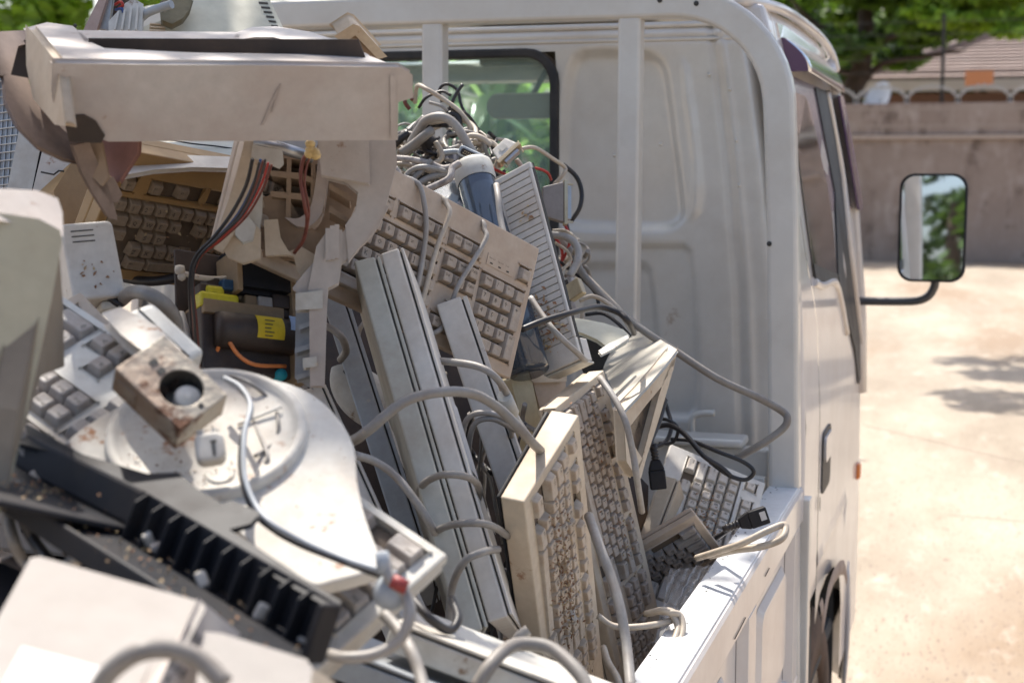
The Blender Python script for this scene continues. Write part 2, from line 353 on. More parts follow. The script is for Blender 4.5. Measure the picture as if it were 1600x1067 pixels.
# dark spreading tree behind the wall, on the right
p = PA(1345, 150, 1, 33)
bx = p.x; T = lambda x, y, Y=33: tuple(PA(x, y, 1, Y)-Vector((bx, 33, 0)))
cl = []
for _ in range(60):
    x = rnd.uniform(1225, 1560); y = rnd.uniform(-150, 108 if x < 1450 else 40); s = rnd.uniform(.3, .8)
    if abs(x-1345) < 25 and y > 70: continue
    cl.append((T(x, y, 33+rnd.uniform(-2, 2.5)), (s*1.3, s*1.1, s*.6)))
for _ in range(26):
    x = rnd.uniform(1100, 1480); y = rnd.uniform(-380, -60); s = rnd.uniform(.5, 1.1); cl.append((T(x, y, 33+rnd.uniform(-3, 3)), (s*1.3, s, s*.6)))
tree('spreading_tree', 'dark spreading tree with a forked trunk beyond the boundary wall', (bx, 33, 0),
     [(.3,0,0), T(1330,175), T(1345,110), T(1352,50), T(1350,-20), T(1340,-150)],
     [[T(1345,110), T(1310,60), T(1265,30), T(1220,-20)], [T(1350,70), T(1400,55), T(1450,20), T(1500,-10)], [T(1338,140), T(1380,100), T(1450,88), T(1510,78)], [T(1350,10), T(1380,-60), T(1450,-150)], [T(1345,120), T(1305,108), T(1270,90)]],
     cl, 26000, .17, M['leaf'], 8)
p = PA(1530, 20, 1, 31); bx = p.x+2.8
T = lambda x, y, Y=31: tuple(PA(x, y, 1, Y)-Vector((bx, 31, 0)))
cl = []
for _ in range(44):
    t_ = rnd.random(); x = lerp(1640, 1440, t_); y = rnd.uniform(-60, lerp(70, 30, t_)); s = rnd.uniform(.25, .5)
    cl.append((T(x, y, 31+rnd.uniform(-.8, .8)), (s*1.3, s, s*.4)))
tree('acacia_tree', 'bright yellow green feathery tree branch reaching in at the upper right', (bx, 31, 0),
     [(0,0,0), (.1,0,3), T(1720,-40)], [[T(1720,-40), T(1640,10), T(1560,20), T(1450,30)], [T(1700,-60), T(1600,-30), T(1500,-40)]],
     cl, 9000, .12, M['leaf2'], 9)
cl = [((rnd.uniform(-6,6), rnd.uniform(-1.5,1.5), rnd.uniform(2.6,7.5)), (1.1,.8,.7)) for _ in range(90)]
p = PA(1430, 60, 1, 47)
tree('distant_tree', 'broad dark green tree filling the sky behind the tiled roof', (p.x, 47, 0), [(0,0,0),(.1,0,2),(.2,0,5)], [[(.1,0,2),(2,0,4)],[(.1,0,2.5),(-2,0,4.5)]], cl, 17000, .24, M['leaf'], 77)
# trees far behind the cab, upper left
for i, (xa, xb, lab) in enumerate(((-120, 90, 'pale green sunlit tree at the far left edge above the frame'), (90, 330, 'sunlit green tree just right of the far left tree, above the white frame'), (430, 900, 'green tree behind the top of the cab'))):
    Y = 22; p = PA((xa+xb)/2, 60, 1, Y); bx = p.x; T = lambda x, y, Yq=Y: tuple(PA(x, y, 1, Yq)-Vector((bx, Y, 0)))
    cl = [(T(rnd.uniform(xa-30, xb+30), rnd.uniform(-300, 250 if i == 2 else 120), Y+rnd.uniform(-1.5, 1.5)), (.6, .6, .4)) for _ in range(60 if i == 2 else 40)]
    tree('garden_tree', lab, (bx, Y, 0), [(0,0,0),(.1,0,1.5),(.2,0,3.4)], [[(.1,0,1.5),(.9,0,2.6)], [(.1,0,1.7),(-.9,0,2.8)]], cl, 9000 if i == 2 else 6500, .17, M['leaf2'] if i < 2 else M['leaf'], 20+i, 'garden trees behind the cab')
# broad-leaved garden plants seen through the cab
for i, (x, Y, lab) in enumerate(((590, 9.5, 'leftmost broad leaved plant seen through the rear window'), (720, 8.6, 'broad leaved plant seen through the middle of the rear window'), (850, 9.2, 'broad leaved plant at the right of the rear window'), (420, 10, 'broad leaved plant hidden mostly behind the printer frame'), (1000, 10, 'broad leaved plant behind the cab corner'))):
    rn = random.Random(40+i); p = PA(x, 250, 1, Y)
    t_ = thing('banana_plant', lab, 'plant', Matrix.Translation((p.x, p.y, 0)), 'garden plants in front of the truck')
    mb = MB(); sm_ = MB()
    for k in range(5): sm_.tube(smooth([(0,0,0),(rn.uniform(-.2,.2),rn.uniform(-.2,.2),1),(rn.uniform(-.4,.4),rn.uniform(-.4,.4),2.0)],3), .035, 6)
    for k in range(150):
        a = rn.uniform(0, 6.28); z = rn.uniform(.7, 2.9); el = rn.uniform(-.6, .9); Ln = rn.uniform(.25, .6); wd = Ln*.13
        d0 = Vector((math.cos(a)*math.cos(el), math.sin(a)*math.cos(el), math.sin(el))); o_ = Vector((rn.uniform(-.45,.45), rn.uniform(-.3,.3), z)); sd = d0.cross(Vector((0,0,1))).normalized()
        vs = []
        for q in range(5):
            s = q/4; pt = o_+d0*Ln*s-Vector((0,0,Ln*.45*s*s)); ww = wd*math.sin(math.pi*(.12+.86*s)); vs += [pt-sd*ww, pt+Vector((0,0,.0)), pt+sd*ww]
        mb.add(vs, [f for q in range(4) for f in ((q*3,q*3+1,q*3+4,q*3+3),(q*3+1,q*3+2,q*3+5,q*3+4))], 0, True)
    sm_.build('stem', M['leaf'], t_); mb.build('foliage', M['leafy'], t_)
# the branch that throws the leafy shadow on the ground at the right
sp = PA(1560, 580, 2, 0)+SD*6.5
cl = [((sp.x-8+rnd.uniform(-1.1,1.6), sp.y-2-12+rnd.gauss(0,.55), sp.z+rnd.uniform(-.3,.3)), (.35,.35,.2)) for _ in range(0)]
tb = Vector((6.5, sp.y+1, 0)); cl = [(tuple(Vector((sp.x+rnd.uniform(-.1,3.2), sp.y-.3+rnd.gauss(0,.75), sp.z+rnd.uniform(-.4,.4)))-tb), (.38,.38,.25)) for _ in range(60)]
tree('thorn_tree', 'thin thorn tree out to the right whose shadow falls on the drive', tb, [(0,0,0),(-.1,0,2.5),(-.6,-.2,4.6)], [[(-.4,-.1,4.0),(-2,-.5,5.3),tuple(sp+Vector((0,0,-.1))-tb)], [(-.6,-.2,4.6),(-1.6,.6,5.6)]], cl, 5200, .10, M['leafd'], 31, long=3.5)
cl = [((rnd.gauss(0,2.2), rnd.gauss(0,1.2), rnd.uniform(.8,4.6)), (.7,.6,.45)) for _ in range(60)]
tree('added_mirror_tree', 'bushy tree added behind the camera to darken the side mirror reflection', (-2.0, -13, 0), [(0,0,0),(.1,0,1.4),(.2,0,3)], [[(.1,0,1.4),(1,0,2.6)]], cl, 8000, .16, M['leafd'], 55)  # unseen tree added to darken what the side mirror reflects
# ================================================================ TRUCK
XC = -1.05; YB = 2.86; YF = 2.695; ZB = .75
TR = thing('pickup_truck', 'silver white small flatbed truck with its load bed full of scrap electronics', 'truck', Matrix.Translation((XC, 2.4, 0)))
def tb(mb, name, m, parent=TR, **k): return mb.build(name, m, parent, world=True, **k)
PT = M['paint']; PS = M['paint_side']
# load bed ----------------------------------------------------------------
mb = MB(); mb.box(-1.79, .2, ZB-.06, -.312, YB-.02, ZB)
for k in range(12): mb.box(-1.76+k*.115, .22, ZB+.0005, -1.71+k*.115, YB-.04, ZB+.012)
tb(mb, 'bed_floor', PT, bevel=.003)
def side_wall(xi, xo, name, s):
    mb = MB(); y0, y1 = .25, 2.72; x0, x1 = min(xi, xo), max(xi, xo)
    w_ = xo-xi
    # cross section of the folded sheet: capped top, flange, recessed outer skin
    prof = [(xi, ZB+.001), (xi, 1.112), (xi+s*.004, 1.118), (xo-s*.004, 1.122), (xo, 1.116), (xo, 1.062), (xo-s*.006, 1.056), (xo-s*.018, 1.050), (xo-s*.018, .80), (xo-s*.004, .79), (xo, .782), (xo, .70), (xi, .70)]
    vs = [(x, y0, z) for x, z in prof]+[(x, y1, z) for x, z in prof]; n = len(prof)
    f = [(i, (i+1) % n, n+(i+1) % n, n+i) for i in range(n)]+[tuple(range(n)), tuple(range(2*n-1, n-1, -1))]
    mb.add(vs, f)
    for yy in (.25, .85, 1.5, 2.1, 2.62):                    # upright stiffeners on the outer skin
        mb.hexa([(xo-s*.0175,yy,.785),(xo-s*.0175,yy+.10,.785),(xo-s*.002,yy+.085,.785),(xo-s*.002,yy+.015,.785)], [(xo-s*.0175,yy,1.056),(xo-s*.0175,yy+.10,1.056),(xo-s*.002,yy+.085,1.056),(xo-s*.002,yy+.015,1.056)])
    for yy in (.42, 1.02, 1.68, 2.28):                       # pressed panels
        q = rrect(yy, .83, yy+.32, 1.015, .03); v1 = [(xo-s*.0175, a, b) for a, b in q]; v2 = [(xo-s*.009, lerp(a, yy+.16, .12), lerp(b, .92, .12)) for a, b in q]; k = len(q)
        mb.add(v1+v2, [(i, (i+1) % k, k+(i+1) % k, k+i) for i in range(k)]+[tuple(range(k, 2*k))])
    o = tb(mb, name, [PS], bevel=.004, seg=2)
    return o
sw = side_wall(-.372, -.312, 'side_wall', 1); side_wall(-1.73, -1.79, 'side_wall', -1)
mb = MB()                                                   # the worn capping strip and its rivets
mb.box(-.371, .26, 1.121, -.318, 2.715, 1.1255)
cap = tb(mb, 'top_capping', M['white_paint'], sw, bevel=.002); mb = MB()
rn = random.Random(1)
for k in range(60): mb.lathe([(.0001,.0008),(.0012,.0007),(.0017,0)], 7, M=Matrix.Translation((-.367+abs(rn.gauss(0,.010)), rn.uniform(.9,2.7), 1.1257)) @ Matrix.Scale(rn.uniform(.5,1.2),4))
tb(mb, 'paint_chip', M['dark'], sw, kind='stuff')
mb = MB(); mb.box(-.318, 2.722, .70, -.300, 2.76, 1.10); mb.box(-.400, 2.70, ZB, -.378, 2.72, 1.14)
tb(mb, 'corner_plate', PT, sw, bevel=.003)
# front lip of the bed
mb = MB(); mb.box(-1.73, 2.735, ZB, -.376, 2.765, 1.185); mb.box(-1.73, 2.715, 1.186, -.42, 2.785, 1.202)
tb(mb, 'bed_front_sill', PT, bevel=.006, seg=3)
# head board frame: one bent rail with three posts ---------------------------
def ring(o_):
    pts = []; X0, X1 = -1.795+o_, -.327-o_; Z1 = 2.003-o_; r = .215-o_
    for k in range(13): a = math.radians(-7+97*k/12) if False else math.radians(90*k/12); pts.append((X1-.012-r+r*math.cos(a), Z1-r+r*math.sin(a)))
    right = [(X1+.018, .76), (X1+.008, 1.2), (X1-.002, 1.6)]+pts
    left = [(X0-X1+2*XC+(-x+X1-X0*0)-0, z) for x, z in right]
    left = [(2*((X0+X1)/2)-x, z) for x, z in right][::-1]
    return right+left
oo, ii = ring(0), ring(.054); n = len(oo)
mb = MB(); vs = [(x, YF, z) for x, z in oo]+[(x, YF, z) for x, z in ii]+[(x, YF+.045, z) for x, z in oo]+[(x, YF+.045, z) for x, z in ii]; f = []
for i in range(n-1): f += [(i, n+i, n+i+1, i+1), (2*n+i, 2*n+i+1, 3*n+i+1, 3*n+i), (i, i+1, 2*n+i+1, 2*n+i), (n+i, 3*n+i, 3*n+i+1, n+i+1)]
f += [(0, 2*n, 3*n, n), (n-1, 2*n-1, 4*n-1, 3*n-1)]
mb.add(vs, f)
hb = tb(mb, 'headboard_frame', PT, bevel=.008, seg=3)
for x in (-.6325, -1.005, -1.42):
    mb = MB(); mb.hexa([(x-.024, YF+.004, ZB+.45), (x+.017, YF+.004, ZB+.45), (x+.017, YF+.044, ZB+.45), (x-.024, YF+.044, ZB+.45)], [(x-.020, YF+.004, 1.953), (x+.021, YF+.004, 1.953), (x+.021, YF+.044, 1.953), (x-.020, YF+.044, 1.953)])
    tb(mb, 'post', PT, hb, bevel=.006, seg=3)
mb = MB(); Mh = lambda x, z: Matrix.Translation((x, YF-.001, z)) @ Matrix.Rotation(math.radians(90), 4, 'X')
for px_, py_ in ((1031, 1), (1088, 6), (1202, 381), (118, 41)):
    q = PA(px_, py_, 1, YF); mb.lathe([(.0001,.0009),(.0045,.0009),(.0045,0)], 14, M=Mh(q.x, q.z))
tb(mb, 'bolt_hole', M['dark'], hb)
for k, xx in enumerate((-1.70,-.45)):
    q = PA(1100, 645, 1, YB-.03)
# rope hook near the floor of the cab back
hk = [PA(x, y, 1, YB-.035) for x, y in ((1117, 645), (1095, 646), (1083, 652), (1081, 668), (1084, 681), (1093, 686), (1113, 688))]
mb = MB(); mb.tube(smooth(hk, 5), .0065, 10); tb(mb, 'rope_hook', PT)
# ---------------------------------------------------------------- cab
def hwid(z): return pw(z, [(.4,.715), (.9,.722), (1.2,.722), (1.46,.708), (1.7,.680), (1.86,.655), (1.96,.636), (2.02,.61)])
def S(y, z, s=1, off=0): return Vector((XC+s*(hwid(z)+off), y, z))
def side(px, py):
    z = 1.4
    for _ in range(12): q = PA(px, py, 0, XC+hwid(z)); z = q.z
    return q.y, q.z
_yf = sorted([side(*q)[::-1] for q in ((1297,118),(1302,146),(1320,235),(1333,326),(1340,420),(1345,531),(1344,600),(1342,735),(1339,870))])
def yfr(z): return pw(z, _yf)
print('yfr', _yf)
# cab back: pressed sheet
def P2(l): return [(PA(x, y, 1, YB).x, PA(x, y, 1, YB).z) for x, y in l]
def sdf(p, poly):
    d = 1e9; ins = False; n = len(poly)
    for i in range(n):
        ax, ay = poly[i]; bx, by = poly[(i+1) % n]; ex, ey = bx-ax, by-ay; t = max(0, min(1, ((p[0]-ax)*ex+(p[1]-ay)*ey)/(ex*ex+ey*ey+1e-12)))
        d = min(d, math.hypot(p[0]-ax-ex*t, p[1]-ay-ey*t))
        if (ay > p[1]) != (by > p[1]) and p[0] < ax+ex*(p[1]-ay)/(ey): ins = not ins
    return -d if ins else d
def ss(x): x = max(0, min(1, x)); return x*x*(3-2*x)
capsule = smooth([Vector((a, b, 0)) for a, b in P2([(998,84),(1022,90),(1038,110),(1046,160),(1055,230),(1064,300),(1066,335),(1052,352),(1020,357),(960,356),(900,352),(880,330),(884,160),(900,92),(940,82)])], 3); capsule = [(v.x, v.y) for v in capsule]
lower = P2([(900,384),(1068,384),(1078,394),(1084,440),(1088,520),(1090,600),(1088,640),(1078,652),(900,652)])
lower2 = P2([(900,417),(1003,415),(1012,424),(1018,460),(1026,560),(1030,645),(900,645)])
up2 = P2([(1066,98),(1074,108),(1088,200),(1096,290),(1092,330),(1080,342),(1083,250),(1070,160)])
WIN = rrect(-1.305, 1.40, -.805, 1.914, .065, 6)
def xb(u, v): return XC+(u*2-1)*(hwid(lerp(.76, 1.955, v))-.012)
def backfn(u, v):
    x = xb(u, v); z = lerp(.76, 1.955, v); y = YB
    a = x
    for poly, dep, wd in ((capsule, .016, .022), (lower, .012, .010), (lower2, .012, .02), (up2, -.006, .012)):
        for pp in (0, 1):
            xx = x if not pp else 2*XC-x
            if abs(xx-XC) < 2: 
                bx0 = min(q[0] for q in poly)-.04; 
                if xx < bx0: continue
                y += dep*ss(.5-sdf((xx, z), poly)/wd)
    e = min(u, 1-u)*1.42                                   # the outer edges roll forward round the corner
    y += .045*ss(1-e/.05); y -= .006*ss(1-abs(e-.085)/.010); y += .006*ss(1-abs(e-.105)/.012)
    y += .02*ss((z-1.935)/.03)
    y += .004*ss(1-abs(z-1.925)/.008)
    return (x, y, z)
NU, NV = 236, 200
def keep(u, v):
    x = xb(u, v); z = lerp(.76, 1.955, v); return not (-1.298 < x < -.812 and 1.407 < z < 1.905)
mb = MB(); mb.grid(backfn, NU, NV, keep=keep); cab = tb(mb, 'cab_back', PT)
tag(cab)
mb = MB()                                                   # small weld studs
for x, y in ((1032,226),(1140,140),(1150,220),(960,243),(1108,117),(1155,290)):
    q = PA(x, y, 1, YB-.004); mb.lathe([(.004,0),(.003,.003),(.0005,.0045)], 10, M=Matrix.Translation(q) @ Matrix.Rotation(math.radians(90), 4, 'X'))
tb(mb, 'weld_stud', PT, cab)
# rear window: rubber seal + glass
def loop_band(o_, i_, y0, y1):
    n = len(o_); vs = [(x, y0, z) for x, z in o_]+[(x, y0-.002, z) for x, z in i_]+[(x, y1, z) for x, z in o_]+[(x, y1, z) for x, z in i_]
    f = []
    for i in range(n): j = (i+1) % n; f += [(i, j, n+j, n+i), (2*n+i, 3*n+i, 3*n+j, 2*n+j), (i, 2*n+i, 2*n+j, j), (n+i, n+j, 3*n+j, 3*n+i)]
    return vs, f
gl = tb(MB().prism([(x, -z) for x, z in rrect(-1.30, 1.405, -.81, 1.909, .06, 6)], 0, .004, M=Matrix.Translation((0, YB+.014, 0)) @ Matrix.Rotation(math.radians(-90), 4, 'X')), 'rear_window', M['tealglass'])
mb = MB(); mb.add(*loop_band(WIN, rrect(-1.288, 1.417, -.822, 1.897, .052, 6), YB-.010, YB+.03)); tb(mb, 'window_seal', M['rubber'], gl, bevel=.004)
# sides of the cab, s=+1 right, s=-1 left
def patch(mb, ya, yb, z0, z1, s, nu=6, nv=10, off=0, mi=0):
    fa = ya if callable(ya) else (lambda z: ya); fb = yb if callable(yb) else (lambda z: yb)
    def fn(u, v): z = lerp(z0, z1, v); return S(lerp(fa(z), fb(z), u), z, s, off)
    mb.grid(fn, nu, nv, mi)
_ar = sorted([side(*q) for q in ((1273,975),(1281,928),(1291,900),(1301,886),(1308,885),(1312,905),(1314,950))])
print('arch', _ar)
AR0, AR1 = _ar[0][0], _ar[-1][0]
def arch(y):
    if y <= AR0: return _ar[0][1] if y > AR0-.02 else .80
    if y >= AR1: return .46
    return pw(y, _ar)
GLASS = mat('side_window_glass', (.035,.036,.034), .03, coat=1, fine=0, spec=1)
LIL = mat('lilac_window_frame', (.30,.25,.31), .22, .2, coat=.5)
for s in (1, -1):
    def pol(px, off, name, m, parent=None, th=.003, bev=0):
        q = [S(*side(x, y), s, off) for x, y in px]; k = len(q); mb = MB(); r = [v-Vector((s*th,0,0)) for v in q]
        mb.add(q+r, [tuple(range(k)), tuple(range(2*k-1, k-1, -1))]+[(i, (i+1) % k, k+(i+1) % k, k+i) for i in range(k)]); return tb(mb, name, m, parent, bevel=bev)
    mb = MB()
    pf_ = lambda z: pw(z, [(.8,3.125),(1.38,3.115),(1.455,3.05),(1.5,3.0),(1.6,2.965),(1.7,2.94),(1.99,2.945)])
    tt = lambda y: pw(y, [(a, b-.006) for a, b in sorted([side(x_, y_) for x_, y_ in ((1205,14),(1240,33),(1274,61),(1290,86),(1297,110))])])
    patch(mb, 2.885, pf_, .83, tt(2.9), s, 5, 40)
    mb.grid(lambda u, v: S(2.885, lerp(.83,1.985,v), s, 0)+Vector((-s*.03*(1-math.cos(u*1.57)), -.025*math.sin(u*1.57), 0)), 4, 20)
    pil = tb(mb, 'cab_pillar', PS)
    mb = MB()
    def low(u, v): y = lerp(3.132, 4.3, u); y = min(y, yfr(lerp(.5,1.10,v))); return S(y, lerp(arch(y), 1.10, v), s, .006*ss(1-abs(lerp(arch(y),1.10,v)-.885)/.012))
    mb.grid(low, 70, 22)
    def upd(u, v):
        z_ = lerp(1.10, 1.985, v); y = lerp(pf_(z_)+.007, yfr(z_), u); z = lerp(1.10, tt(y), v); return S(min(y, yfr(z)+.02), z, s)
    mb.grid(upd, 26, 30)
    mb.grid(lambda u, v: S(yfr(lerp(.5,1.985,v)), lerp(.5,1.985,v), s, 0)+Vector((-s*.05*(1-math.cos(u*1.57)), .05*math.sin(u*1.57), 0)), 5, 26)
    door = tb(mb, 'door', PS)
    mb = MB(); patch(mb, lambda z: pf_(z)-.001, lambda z: pf_(z)+.008, .83, 1.95, s, 1, 30, -.007); tb(mb, 'door_gap', M['rubber'], door)
    pol([(1231,117),(1270,134),(1290,142),(1299,146),(1310,200),(1333,327),(1328,327),(1312,279),(1303,300),(1301,331),(1291,331),(1262,165),(1256,152),(1234,143)], .002, 'window_frame', LIL, door)
    wg = pol([(1234,142),(1256,151),(1262,164),(1290,290),(1298,340),(1303,400),(1306,440),(1271,436),(1256,330),(1243,230)], .004, 'door_window', GLASS, door)
    pol([(1267,412),(1305,428),(1306,441),(1271,438)], .006, 'window_rubber', M['rubber'], door)
    mb = MB(); mb.tube(smooth([S(*side(x, y), s, .0) for x, y in ((1271,440),(1283,446),(1298,440),(1306,444),(1313,470),(1322,520))], 4), .009, 8); tb(mb, 'waist_moulding', PS, door)
    pol([(1271,137),(1289,143),(1300,200),(1312,279),(1324,399),(1341,531),(1342,592),(1339,600),(1333,545),(1318,480),(1307,430),(1302,300)], .005, 'corner_trim', M['rubber'], door)
    mb = MB(); mb.tube(smooth([S(*side(x, y), s, .004) for x, y in ((1289,143),(1300,200),(1314,279),(1327,399),(1343,531),(1344,598))], 4), .008, 8); tb(mb, 'pillar_moulding', PS, door)
    pol([(1298,150),(1304,150),(1322,240),(1336,328),(1329,328),(1314,240)], .022, 'rain_guard', M['purple'], door, .005)
    yv0 = side(1232, 112); yv1 = side(1303, 146); yt0 = side(1221, 60); yt1 = side(1291, 96)
    def vis(u, v):
        a = (lerp(yt0[0], yt1[0], u), lerp(yt0[1], yt1[1], u)); b = (lerp(yv0[0], yv1[0], u), lerp(yv0[1], yv1[1], u)); return S(lerp(a[0], b[0], v), lerp(a[1], b[1], v), s, .006+.034*math.sin(v*math.pi*.62)*(1-.4*u))
    mb = MB(); mb.grid(vis, 14, 8); vo = tb(mb, 'window_visor', M['chrome'], door, solid=.003)
    mb = MB(); e = [vis(0, k/8) for k in range(9)]; e2 = [S(v.y, v.z, s, .0) for v in e]
    mb.add([v+Vector((0,-.002,0)) for v in e+e2[::-1]], [tuple(range(18))]); tb(mb, 'end_cap', M['purple'], vo, solid=.003)
    pol([(1212,36),(1222,40),(1286,85),(1291,95),(1221,58),(1217,60)], .003, 'upper_trim', M['chrome'], door)
    # handle
    hy, hz_ = side(1290, 708)
    mb = MB(); q = rrect(hy-.08, hz_-.075, hy+.08, hz_+.055, .025, 4)
    mb.add([S(a, b, s, .003) for a, b in q]+[S(a, b, s, -.0) for a, b in q], [tuple(range(len(q)))]+[(i, (i+1) % len(q), len(q)+(i+1) % len(q), len(q)+i) for i in range(len(q))])
    hd = tb(mb, 'door_handle', M['rubber'], door)
    mb = MB(); q = rrect(hy-.062, hz_-.01, hy+.062, hz_+.044, .016, 4); mb.add([S(a, b, s, .008) for a, b in q]+[S(a, b, s, .0) for a, b in q], [tuple(range(len(q)))]+[(i, (i+1) % len(q), len(q)+(i+1) % len(q), len(q)+i) for i in range(len(q))])
    tb(mb, 'handle_flap', PS, hd)
    hy, hz_ = side(1278, 787)
    mb = MB(); q = [(hy+.010*math.cos(a*.5236), hz_+.016*math.sin(a*.5236)) for a in range(12)]; mb.add([S(a, b, s, .004) for a, b in q], [tuple(range(12))]); tb(mb, 'door_lock', M['rubber'], door)
    hy, hz_ = side(1339, 735)
    mb = MB(); mb.box(-.006, -.02, -.022, .010, .02, .022, M=Matrix.Translation(S(yfr(.95)-.055, hz_, s, .02*0))); tb(mb, 'indicator', M['amber'], bevel=.008)
    # wheel arch lip, inner well
    mb = MB(); rows = []
    for k in range(25):
        y = lerp(3.052, 3.668, k/24); rows.append(S(y, arch(y), s, .012))
    mb.grid(lambda u, v: rows[round(u*24)]+Vector((s*(.004+.004*math.sin(v*3.14)), 0, (v-.5)*.035)), 24, 4); tb(mb, 'arch_lip', mat('dusty_arch_lip', (.34,.25,.20), .6, dirt=(.2,.13,.1)))
    mb = MB(); xw = XC+s*.70; xi = XC+s*.40
    for k in range(20):
        y0_, y1_ = lerp(AR0, AR1, k/20), lerp(AR0, AR1, (k+1)/20)
        mb.add([(xw, y0_, arch(y0_)+.004), (xw, y1_, arch(y1_)+.004), (xi, y1_, arch(y1_)+.004), (xi, y0_, arch(y0_)+.004)], [(0,1,2,3)])
    
    mb.add([(xi, 2.95, .2),(xi,4.0,.2),(xi,4.0,.9),(xi,2.95,.9)], [(0,1,2,3)]); mb.add([(xw, AR1, .3),(xw,AR1,.8),(xi,AR1,.8),(xi,AR1,.3)], [(0,1,2,3)]); mb.add([(xw+.01*s, AR0-.10, .4),(xw+.01*s,AR0+.03,.4),(xw+.01*s,AR0+.03,.86),(xw+.01*s,AR0-.10,.86)], [(0,1,2,3)])
    tb(mb, 'wheel_well', M['dark'])
    # wheel
    Mw = Matrix.Translation((XC+s*.62, 3.36, .36)) @ Matrix.Scale(1.12, 4) @ Matrix.Rotation(math.radians(90*s), 4, 'Y')
    wh = tb(MB().lathe([(.31,-.06),(.318,-.03),(.32,0),(.318,.03),(.31,.06),(.27,.075),(.20,.07),(.20,-.07),(.27,-.075),(.31,-.06)], 40, M=Mw), 'wheel', M['tyre'])
    tb(MB().lathe([(.001,.03),(.06,.035),(.07,.055),(.10,.03),(.17,.02),(.198,.06),(.205,.062)], 32, M=Mw), 'rim', M['steel'], wh)
    wh2 = tb(MB().lathe([(.31,-.06),(.32,0),(.31,.06),(.27,.075),(.20,.07),(.20,-.07),(.27,-.075),(.31,-.06)], 40, M=Matrix.Translation((XC+s*.55, .95, .32)) @ Matrix.Rotation(math.radians(90*s), 4, 'Y')), 'wheel', M['tyre'])
    # blue-black splash flap behind the front wheel, side marker of the bumper
    mb = MB(); q0 = PA(1247, 1002, 0, XC+s*.70) if s > 0 else None
    mb.box(XC+s*.60-.09, 2.93, .28, XC+s*.60+.10, 2.945, .66); mf = tb(mb, 'mud_flap', mat('navy_mud_flap', (.03,.045,.08), .5), bevel=.003)
    mb = MB(); mb.box(XC+s*.705-.003, 2.92, .30, XC+s*.705+.003, 2.955, .66); tb(mb, 'edge_strip', M['white_paint'], mf)
    mb = MB(); mb.box(XC+s*.66-.05, 2.93, .755, XC+s*.66+.060, 3.06, .83); tb(mb, 'step_end', PS, bevel=.02, seg=3)
    # front bumper corner
    mb = MB(); bz = [(.60,.72),(.66,.735),(.70,.73)]
    def bump(u, v):
        a = u*1.5; z = lerp(.36, .69, v); return Vector((XC+s*(.60+.115*math.cos(a*.9)+.008*math.sin(v*3.1)), 3.90+.16*math.sin(a), z))
    mb.grid(bump, 10, 6); tb(mb, 'bumper_end', PS, solid=.01)
    mb = MB()
    mb.tube([bump(.35, v)+Vector((s*.002,-.004,0)) for v in (0,.2,.4,.6,.8,.95,1)], .010, 7); tb(mb, 'bumper_trim', M['rubber'])
    # mirror on its arm
    sgn = s
    if s > 0:
        a = [PA(x, y, 1, 4.02) for x, y in ((1300,466),(1335,470),(1400,471),(1432,470),(1450,463),(1459,450),(1461,440),(1461,425))]
    else:
        a = [Vector((2*XC-q.x, q.y, q.z)) for q in armR]
    if s > 0: armR = a
    mc = (a[-1]+Vector((-.008, -.03, .112))); 
    Mm = Matrix.Translation(mc) @ Matrix.Rotation(math.radians(-2.2*s), 4, 'Z') @ Matrix.Rotation(math.radians(87), 4, 'X')
    mb = MB(); o_ = rrect(-.082, -.135, .082, .135, .036, 6); i1 = [(x*.93, y*.96) for x, y in o_]; i2 = [(x*.62, y*.72) for x, y in o_]; n = len(o_)
    vs = [(x, y, .012) for x, y in i1]+[(x, y, .014) for x, y in o_]+[(x, y, -.006) for x, y in o_]+[(x, y, -.045) for x, y in i2]
    f = [(k*n+i, (k+1)*n+i, (k+1)*n+(i+1) % n, k*n+(i+1) % n) for k in range(3) for i in range(n)]+[tuple(range(3*n, 4*n))[::-1]]
    mb.add(vs, f, 0, True, Mm); mr = tb(mb, 'side_mirror', M['rubber'])
    i3 = [(x*.925, y*.955) for x, y in o_]
    mb = MB(); mb.add([(0, 0, .0128)]+[(x, y, .0128) for x, y in i3], [(0, 1+i, 1+(i+1) % n) for i in range(n)], 0, False, Mm); tb(mb, 'mirror_glass', M['mirror'], mr)
    mb = MB(); mb.tube(smooth(a, 5), .011, 10); tb(mb, 'mirror_arm', mat('grey_black_arm', (.05,.052,.055), .3, coat=.5), mr)
# roof: shell with drip rail
def roof(u, v):
    y = lerp(YB+.02, 3.80, v); s = u*2-1; a = abs(s); x = XC+s*.628
    return (x, y, tt(y)-.002+.05*(1-a**5)*(1-.35*ss((y-3.5)/.3))*ss((y-YB+.03)/.10))
mb = MB(); mb.grid(roof, 40, 20); tb(mb, 'roof', PT)
for s in (1, -1):
    q = [side(x, y) for x, y in ((1205,14),(1240,33),(1274,61),(1290,86),(1297,110))]
    pts = [Vector((XC+s*(.57), YB-.005, 1.990)), Vector((XC+s*(.60), YB-.005, 1.990))]+[S(a, b, s, .014) for a, b in q]
    mb = MB(); mb.tube(smooth(pts, 5), .011, 7); tb(mb, 'drip_rail', PS)
    mb = MB(); mb.hexa([(XC+s*.55, YB-.0, 1.93),(XC+s*.645, YB-.0, 1.93),(XC+s*.645, YB+.03, 1.93),(XC+s*.55, YB+.03, 1.93)], [(XC+s*.55, YB-.0, 1.985),(XC+s*.63, YB-.0, 1.985),(XC+s*.63, YB+.03, 1.985),(XC+s*.55, YB+.03, 1.985)]); tb(mb, 'cab_corner', PS, bevel=.008)
